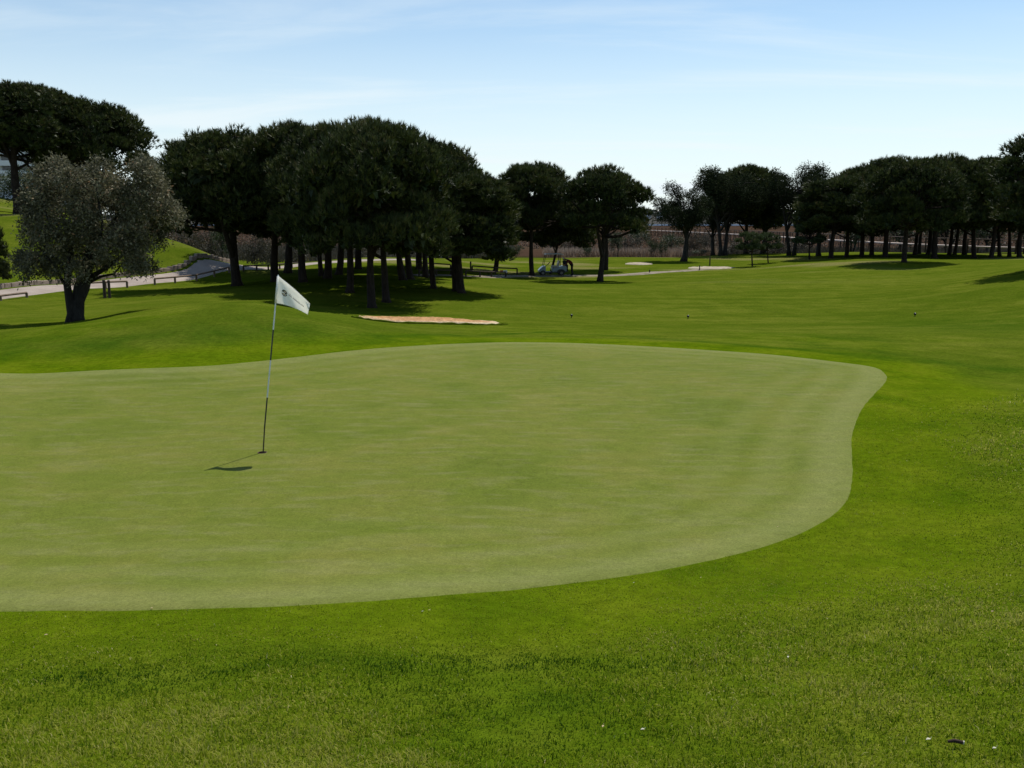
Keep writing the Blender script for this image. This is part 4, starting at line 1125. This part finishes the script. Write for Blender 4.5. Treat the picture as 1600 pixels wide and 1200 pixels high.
sl_ = MB().tube([onpole(431.5), onpole(474)], [.0125, .0125], 14).build('sleeve', 'flag_cloth', fc_, smooth_=True)
def on_cloth(u, v_, lift=.003):
    p = cl_pt(u, v_); q = (Vector((0, 0, CAM_H)) - (p + FOOT)).normalized()
    return p + q * lift
def print_shape(name, polys, mat):
    vv, ff = [], []
    for poly in polys:
        k = len(vv); vv += [on_cloth(u, v_) for u, v_ in poly]; ff.append(tuple(range(k, len(vv))))
    return link(name, mesh(name, vv, ff, mat), fc_)
EU, EV = .225, .50
def circ(a0, a1, r0, r1, n=12, sx=.088, sy=.135):
    A = np.linspace(a0, a1, n); out = []
    for i in range(n - 1):
        out.append([(EU + sx * r * math.cos(t), EV + sy * r * math.sin(t)) for r, t in ((r0, A[i]), (r1, A[i]), (r1, A[i + 1]), (r0, A[i + 1]))])
    return out
print_shape('emblem_ring', circ(.2, 2.9, .74, 1.) + circ(3.3, 6.1, .74, 1.), 'emblem_black')
print_shape('emblem_wedge', circ(-.75, .65, .0, .70, 6) + circ(3.6, 4.5, .15, .7, 5), 'emblem_black')
print_shape('emblem_gold', circ(1.0, 2.7, .2, .68, 7) + circ(4.7, 5.4, .15, .7, 5), 'emblem_gold')
rg = np.random.default_rng(12); strokes = []
x = .36
for wd_, gap in [(.022, .012)] * 3 + [(0, .03)] + [(.024, .012)] * 10:
    if wd_ == 0: x += gap; continue
    v0 = .47 + .12 * math.sin((x - .36) * 3.2); h_ = rg.uniform(.06, .10)
    strokes.append([(x, v0 - h_), (x + wd_ * .45, v0 - h_), (x + wd_ * .45, v0 + .03), (x, v0 + .03)])
    strokes.append([(x + wd_ * .45, v0 + .0), (x + wd_ * 1.1, v0 - .01), (x + wd_ * 1.1, v0 + .03), (x + wd_ * .45, v0 + .03)])
    x += wd_ + gap
print_shape('lettering', strokes, 'print_grey')

# ================================================================== golf cart, bags and player
CP_ = spot(863, 79.6); CP_.z += .045
gc = thing('golf_cart', 'pale blue golf cart with roof parked on the path', 'golf cart', CP_, 0)
gc.rotation_euler = (0, 0, R_(4))
W2 = .58
MB().prism([(-1.22, .30), (-1.20, .46), (-1.0, .66), (-.80, .80), (-.62, .80), (-.62, .34), (-.66, .26)], -W2, W2).build('front_cowl', 'cart_paint', gc, bevel=.03)
MB().prism([(-.70, .24), (.98, .24), (.98, .31), (-.70, .31)], -W2 + .02, W2 - .02).build('floor', 'cart_dark', gc)
MB().prism([(-.06, .32), (-.10, .62), (.42, .66), (.80, .82), (1.10, .80), (1.16, .62), (1.14, .34)], -W2, W2).build('rear_body', 'cart_paint', gc, bevel=.035)
MB().prism([(.30, .24), (.36, .42), (.50, .52), (.70, .55), (.90, .50), (1.03, .38), (1.08, .24)], -W2 - .012, W2 + .012).build('wheel_arch', 'cart_dark', gc)
st = MB().box((.22, 0, .74), (.56, 1.08, .14)).build('seat', 'seat_vinyl', gc, bevel=.04)
MB().box((.50, 0, 1.02), (.12, 1.06, .44), Matrix.Rotation(R_(12), 3, 'Y')).build('backrest', 'seat_vinyl', gc, bevel=.04)
MB().prism([(-.66, 1.76), (-.60, 1.83), (.55, 1.86), (.86, 1.80), (.88, 1.74), (.55, 1.79), (-.58, 1.77)], -W2 - .03, W2 + .03).build('roof', 'cart_roof', gc, bevel=.008)
for s_ in (-1, 1):
    MB().tube([(-.82, s_ * .50, .78), (-.60, s_ * .53, 1.77)], .022, 8).build('strut', 'cart_dark', gc)
    MB().tube([(.62, s_ * .53, .80), (.58, s_ * .55, 1.78)], .03, 8).build('strut', 'cart_dark', gc)
def lathe(prof, n=20):
    mb = MB()
    for y, r in prof:
        for k in range(n):
            a = 2 * math.pi * k / n; mb.v.append(Vector((r * math.cos(a), y, r * math.sin(a))))
    for i in range(len(prof) - 1):
        for k in range(n): mb.f.append((i * n + k, i * n + (k + 1) % n, (i + 1) * n + (k + 1) % n, (i + 1) * n + k))
    mb.f.append(tuple(range(n))[::-1]); mb.f.append(tuple((len(prof) - 1) * n + k for k in range(n)))
    return mb
tyre = lathe([(-.1, .13), (-.1, .2), (-.075, .225), (.075, .225), (.1, .2), (.1, .13)]).me('wheel', 'tyre_rubber')
rim_m = lathe([(-.104, .04), (-.106, .12), (-.08, .135), (.08, .135), (.106, .12), (.104, .04)]).me('rim', 'wheel_metal')
for x_, y_ in ((-.86, -.5), (-.86, .5), (.72, -.5), (.72, .5)):
    wo_ = link('wheel', tyre, gc, (x_, y_, .225)); link('rim', rim_m, wo_)
mb = MB(); ringp = [Vector((.17 * math.cos(a), .17 * math.sin(a), 0)) for a in np.linspace(0, 2 * math.pi, 17)]
rot = Matrix.Rotation(R_(-52), 3, 'Y'); ctr = Vector((-.34, -.28, 1.02))
mb.tube([ctr + rot @ p for p in ringp], .016, 6, cap=False); mb.tube([ctr, Vector((-.66, -.28, .74))], .02, 8)
mb.build('steering_wheel', 'cart_dark', gc)
MB().box((1.12, 0, .34), (.34, 1.0, .06)).build('bag_deck', 'cart_dark', gc)
def golf_bag(y_, tilt, body, label, fwd):
    p = gc.matrix_basis @ Vector((1.20, y_, .37)); o = thing('golf_bag', label, 'golf bag', p, R_(4), group='golf bags on the cart')
    mb = MB(); d = Vector((-math.sin(tilt), 0, math.cos(tilt)))
    mb.tube([d * 0, d * .06, d * .5, d * .84, d * .88], [.13, .15, .14, .155, .13], 16); mb.build('body', body, o, smooth_=False)
    MB().box(d * .38 + Vector((.15, 0, 0)), (.10, .20, .36)).build('pocket', body, o, bevel=.03)
    for k in range(6):
        a = k * 1.05; q = d * .85 + Vector((.06 * math.cos(a), .06 * math.sin(a), 0)); e = q + d * (.16 + .035 * (k % 3))
        c_ = MB().tube([q, e], .008, 6).build('club', 'club_metal', o)
        MB().box(e + Vector((0, .02, .02)), (.05, .10, .07)).build('club_head', 'cloth_black' if k % 2 else 'club_metal', c_, bevel=.015)
    return o
golf_bag(-.24, R_(14), 'bag_fabric', 'dark golf bag strapped to the near rear of the cart', 0)
golf_bag(.26, R_(12), 'bag_fabric', 'dark golf bag strapped to the far rear of the cart', 0)

# bending player behind the cart: one skin over a jointed skeleton
PX = spot(893.5, 79.4); PX.z += .045
J = {'pel': (0, 0, .93), 'sp': (-.14, 0, 1.12), 'ch': (-.34, 0, 1.29), 'nk': (-.47, 0, 1.36), 'hd0': (-.54, 0, 1.37), 'hd': (-.63, -.01, 1.35), 'hd1': (-.70, -.01, 1.30),
     'lh': (.0, -.10, .88), 'lk': (-.04, -.12, .49), 'la': (.02, -.12, .09), 'lt': (-.15, -.13, .035),
     'rh': (.0, .10, .88), 'rk': (.03, .13, .49), 'ra': (.12, .14, .09), 'rt': (-.04, .15, .035),
     'ls': (-.36, -.18, 1.28), 'le': (-.46, -.24, 1.02), 'lw': (-.64, -.20, .90), 'lf': (-.72, -.17, .88),
     'rs': (-.36, .18, 1.28), 're': (-.50, .24, 1.04), 'rw': (-.68, .19, .96), 'rf': (-.76, .16, .95)}
RD = {'pel': .165, 'sp': .150, 'ch': .165, 'nk': .06, 'hd0': .07, 'hd': .098, 'hd1': .078, 'lh': .105, 'lk': .068, 'la': .045, 'lt': .04, 'rh': .105, 'rk': .068, 'ra': .045, 'rt': .04,
      'ls': .07, 'le': .048, 'lw': .033, 'lf': .038, 'rs': .07, 're': .048, 'rw': .033, 'rf': .038}
ED = [('pel', 'sp'), ('sp', 'ch'), ('ch', 'nk'), ('nk', 'hd0'), ('hd0', 'hd'), ('hd', 'hd1'), ('pel', 'lh'), ('lh', 'lk'), ('lk', 'la'), ('la', 'lt'), ('pel', 'rh'), ('rh', 'rk'), ('rk', 'ra'), ('ra', 'rt'),
      ('ch', 'ls'), ('ls', 'le'), ('le', 'lw'), ('lw', 'lf'), ('ch', 'rs'), ('rs', 're'), ('re', 'rw'), ('rw', 'rf')]
for sd, yb, wz in (('l', -.17, .88), ('r', .16, .95)):     # five separate fingers on each hand
    fx = J[sd + 'f'][0]
    for q in range(4):
        a, b2 = f'{sd}g{q}a', f'{sd}g{q}b'; dy_ = (q - 1.5) * .022; ln = (.075, .09, .085, .065)[q]
        J[a] = (fx - ln * .55, yb + dy_ * 1.25, wz - .015); J[b2] = (fx - ln, yb + dy_ * 1.35, wz - .05); RD[a] = .010; RD[b2] = .008
        ED += [(sd + 'f', a), (a, b2)]
    sg = 1 if sd == 'l' else -1
    J[sd + 'ta'] = (fx + .0, yb + sg * .05, wz - .02); J[sd + 'tb'] = (fx - .035, yb + sg * .06, wz - .045); RD[sd + 'ta'] = .011; RD[sd + 'tb'] = .009
    ED += [(sd + 'f', sd + 'ta'), (sd + 'ta', sd + 'tb')]
ks = list(J); me = bpy.data.meshes.new('body')
me.from_pydata([J[k] for k in ks], [(ks.index(a), ks.index(b2)) for a, b2 in ED], [])
tmp = bpy.data.objects.new('person_skeleton', me); COL.objects.link(tmp)
tmp.modifiers.new('skin', 'SKIN')
if not me.skin_vertices: 
    bpy.context.view_layer.objects.active = tmp; bpy.ops.mesh.customdata_skin_add()
for i, k in enumerate(ks):
    sv = me.skin_vertices[0].data[i]; kk_ = 1.18 if RD[k] > .03 and not k.startswith('hd') else 1.; sv.radius = (RD[k] * kk_, RD[k] * kk_); sv.use_root = (k == 'pel')
sd_ = tmp.modifiers.new('sub', 'SUBSURF'); sd_.levels = 2; sd_.render_levels = 2
dg = bpy.context.evaluated_depsgraph_get(); dg.update()
bme = bpy.data.meshes.new_from_object(tmp.evaluated_get(dg)); bme.name = 'person'
bpy.data.objects.remove(tmp)
bme.materials.clear()
for mname in ('cloth_black', 'cloth_red', 'skin', 'hair_dark', 'cloth_sunlit'): bme.materials.append(MATS[mname])
for p in bme.polygons:
    c = p.center; p.use_smooth = True
    if c.x < -.46 and c.z > 1.22 and abs(c.y) < .13: p.material_index = 3 if (c.z > 1.36 or c.x > -.56) and c.x < -.52 else 2
    elif c.x < -.60 and c.z < 1.06: p.material_index = 2
    elif c.z > 1.36 and c.x > -.46: p.material_index = 4  # top of the back: sunlight painted in as a yellow patch
    elif c.z > .98 or (c.x < -.3 and c.z > .85): p.material_index = 1
    else: p.material_index = 0
po = link('person', bme, None, PX); po.rotation_euler = (0, 0, R_(3))
tag(po, 'person in dark clothes bending over the bags behind the golf cart', 'person')

# ================================================================== grass blades of the rough and the fringe
rg = np.random.default_rng(21)
NBL = 620000
Yb = 2.6 * np.exp(rg.uniform(0, 1, NBL) * math.log(19. / 2.6)); Xb = rg.uniform(-.92, .92, NBL) * (Yb + .7)
# part of the blades gather in tufts
NT = 31000; tY = 2.6 * np.exp(rg.uniform(0, 1, NT) * math.log(15. / 2.6)); tX = rg.uniform(-.92, .92, NT) * (tY + .7)
tsel = rg.integers(0, NT, NBL); intuft = rg.uniform(size=NBL) < .5; ts_ = .012 + .006 * tY
Xb = np.where(intuft, tX[tsel] + rg.normal(size=NBL) * ts_[tsel], Xb); Yb = np.where(intuft, tY[tsel] + rg.normal(size=NBL) * ts_[tsel], Yb)
t_tint = rg.normal(size=NT)[tsel]; t_h = rg.uniform(.9, 1.9, NT)[tsel]
gd = gdist(Xb, Yb); ok = (gd > rg.uniform(-.02, .03, NBL)) & (rg.uniform(size=NBL) > smooth(9, 17, Yb))
intuft, t_tint, t_h = intuft[ok], t_tint[ok], t_h[ok]
Xb, Yb, gd = Xb[ok], Yb[ok], gd[ok]; n = len(Xb)
low1 = waves(Xb, Yb, 1.0, .45); patch = .55 * waves(Xb, Yb, .7, .9) + .45 * waves(Xb, Yb, 2.3, 2.4)
clump = .6 * waves(Xb, Yb, 1.9, 7.) + .4 * waves(Xb, Yb, 4.2, 16.)
rr = smooth(.5, 2.3, gd + .5 * low1 + .2 * patch)                     # 0 on the mown fringe, 1 in the rough
hgt = (.010 + .004 * rg.uniform(size=n)) * (1 - rr) + rr * (.013 + .014 * rg.uniform(size=n) + .009 * np.clip(patch, -1, 1))
hgt *= (1 + smooth(6, 16, Yb) * .5) * (1 + .35 * clump * rr) * np.where(intuft, 1 + (t_h - 1) * (.25 + .75 * rr), 1.)
# a line of darker-tinted grass where the bank meets the flat
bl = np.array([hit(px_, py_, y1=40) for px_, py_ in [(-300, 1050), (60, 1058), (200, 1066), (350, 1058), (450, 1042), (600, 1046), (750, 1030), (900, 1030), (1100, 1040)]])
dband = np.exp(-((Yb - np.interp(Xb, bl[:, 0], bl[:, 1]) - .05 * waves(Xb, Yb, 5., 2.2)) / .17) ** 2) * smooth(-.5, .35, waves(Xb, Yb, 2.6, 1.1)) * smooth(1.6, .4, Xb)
Zb = ground(Xb, Yb)
az = rg.uniform(0, 6.283, n); tilt = rg.uniform(.35, 1.35, n)
hd = np.stack([np.cos(az), np.sin(az), np.zeros(n)], -1); sd2 = np.stack([-np.sin(az), np.cos(az), np.zeros(n)], -1)
wd = (.0034 + .0024 * rg.uniform(size=n)) * (Yb / 4) ** .8
B0 = np.stack([Xb, Yb, Zb - .004], -1)
mid = B0 + hd * (np.sin(tilt * .6) * hgt * .55)[:, None] + np.array([0, 0, 1]) * (np.cos(tilt * .6) * hgt * .6)[:, None]
tip = mid + hd * (np.sin(tilt * 1.3) * hgt * .55)[:, None] + np.array([0, 0, 1]) * (np.cos(tilt * 1.3) * hgt * .5)[:, None]
s2 = sd2 * (wd * .5)[:, None]
V = np.stack([B0 - s2, B0 + s2, mid - s2 * .8, mid + s2 * .8, tip], 1).reshape(-1, 3)
k5 = np.arange(n)[:, None] * 5
F = np.concatenate([k5 + np.array([[0, 1, 3]]), k5 + np.array([[0, 3, 2]]), k5 + np.array([[2, 3, 4]])], 0)
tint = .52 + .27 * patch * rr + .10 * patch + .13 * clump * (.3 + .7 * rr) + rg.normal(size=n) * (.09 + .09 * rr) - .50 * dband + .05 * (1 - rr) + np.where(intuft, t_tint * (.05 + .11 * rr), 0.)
straw = rg.uniform(size=n) < (.004 + .04 * rr * smooth(-.1, .8, waves(Xb, Yb, 3.1, 1.3)))
tint = np.where(straw, rg.uniform(.82, 1., n), np.clip(tint, 0, .85))
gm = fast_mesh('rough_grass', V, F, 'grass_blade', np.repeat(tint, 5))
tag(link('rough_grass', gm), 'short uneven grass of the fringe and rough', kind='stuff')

# ================================================================== scraps lying on the grass
def scrap(px, py, ln, ang, mat, label, name='dry_leaf'):
    h_ = hit(px, py, y1=40, fn=ground)
    P = Vector((h_[0], h_[1], G(*h_) + (.026 if gdist(*h_) > 1 else .014)))
    ln *= .62 if name == 'dry_leaf' else 1.
    o = thing(name, label, 'leaf scrap' if name == 'dry_leaf' else 'twig', P, ang, group='dry scraps on the grass')
    if name == 'dry_leaf':
        mb = MB(); nn = 7; w_ = ln * .30
        for i in range(nn):
            t = i / (nn - 1); x_ = (t - .5) * ln; ww = w_ * math.sin(math.pi * min(max(t, .06), .94)) ; zz_ = .10 * ln * math.sin(3 * t)
            for yy_, dz in ((-ww, .25 * ww), (0, 0), (ww, .25 * ww)): mb.v.append(Vector((x_, yy_, zz_ + dz)))
            for yy_, dz in ((-ww, .25 * ww), (0, 0), (ww, .25 * ww)): mb.v.append(Vector((x_, yy_, zz_ + dz - .0015)))
        for i in range(nn - 1):
            a = i * 6; c = a + 6
            for k in range(2): mb.f.append((a + k, a + k + 1, c + k + 1, c + k)); mb.f.append((a + 3 + k, c + 3 + k, c + 4 + k, a + 4 + k))
        mb.build('blade', mat, o)
        MB().tube([(ln * .48, 0, .004), (ln * .68, .1 * ln, .008)], .0012, 5).build('stalk', mat, o)
    else:
        MB().tube([(-ln / 2, 0, .002), (-ln * .1, .004, .007), (ln * .42, 0, .006)], [.006, .008, .0075], 9).build('stem', mat, o)
        MB().tube([(ln * .42, 0, .006), (ln / 2, -.001, .006)], [.0078, .0078], 9).build('broken_end', 'dry_leaf_white', o)
    return o
for a in [(1450, 1164, .036, .2, 'dry_leaf_white', 'bright pale scrap just beside the dark broken twig'), (1553, 1178, .028, .15, 'dry_leaf_white', 'bright pale scrap on the corner side of the dark broken twig'),
          (1231, 1033, .030, 1.2, 'dry_leaf_white', 'upright white scrap alone in the middle of the rough'), (660, 958, .022, .3, 'dry_leaf_white', 'white scrap at the green edge below the flag side'),
          (671, 956, .024, .2, 'dry_leaf_tan', 'tan scrap touching the white one at the green edge'), (990, 913, .018, .0, 'dry_leaf_white', 'small white speck just off the green edge'),
          (1095, 905, .020, .5, 'dry_leaf_tan', 'yellowish speck farther along the green edge'), (237, 953, .028, .2, 'dry_leaf_tan', 'tan scrap lying on the edge of the green'),
          (72, 995, .034, .3, 'dry_leaf_tan', 'tan scrap in the grass near the picture edge below the green'), (1004, 1148, .030, .1, 'dry_leaf_white', 'pale scrap in the rough at the bottom middle'),
          (942, 1143, .026, 1.1, 'dry_leaf_tan', 'tan upright scrap beside the pale one in the bottom middle'), (1215, 825, .022, .4, 'dry_leaf_tan', 'small scrap on the curved green edge'),
          (992, 765, .012, .2, 'dry_leaf_white', 'tiny white speck out on the putting green'), (1550, 961, .03, .2, 'dry_leaf_tan', 'straw scrap in the rough towards the picture edge')]:
    scrap(*a)
scrap(1493, 1170, .062, -.25, 'twig_bark', 'dark broken twig with a pale end in the rough', 'broken_twig')
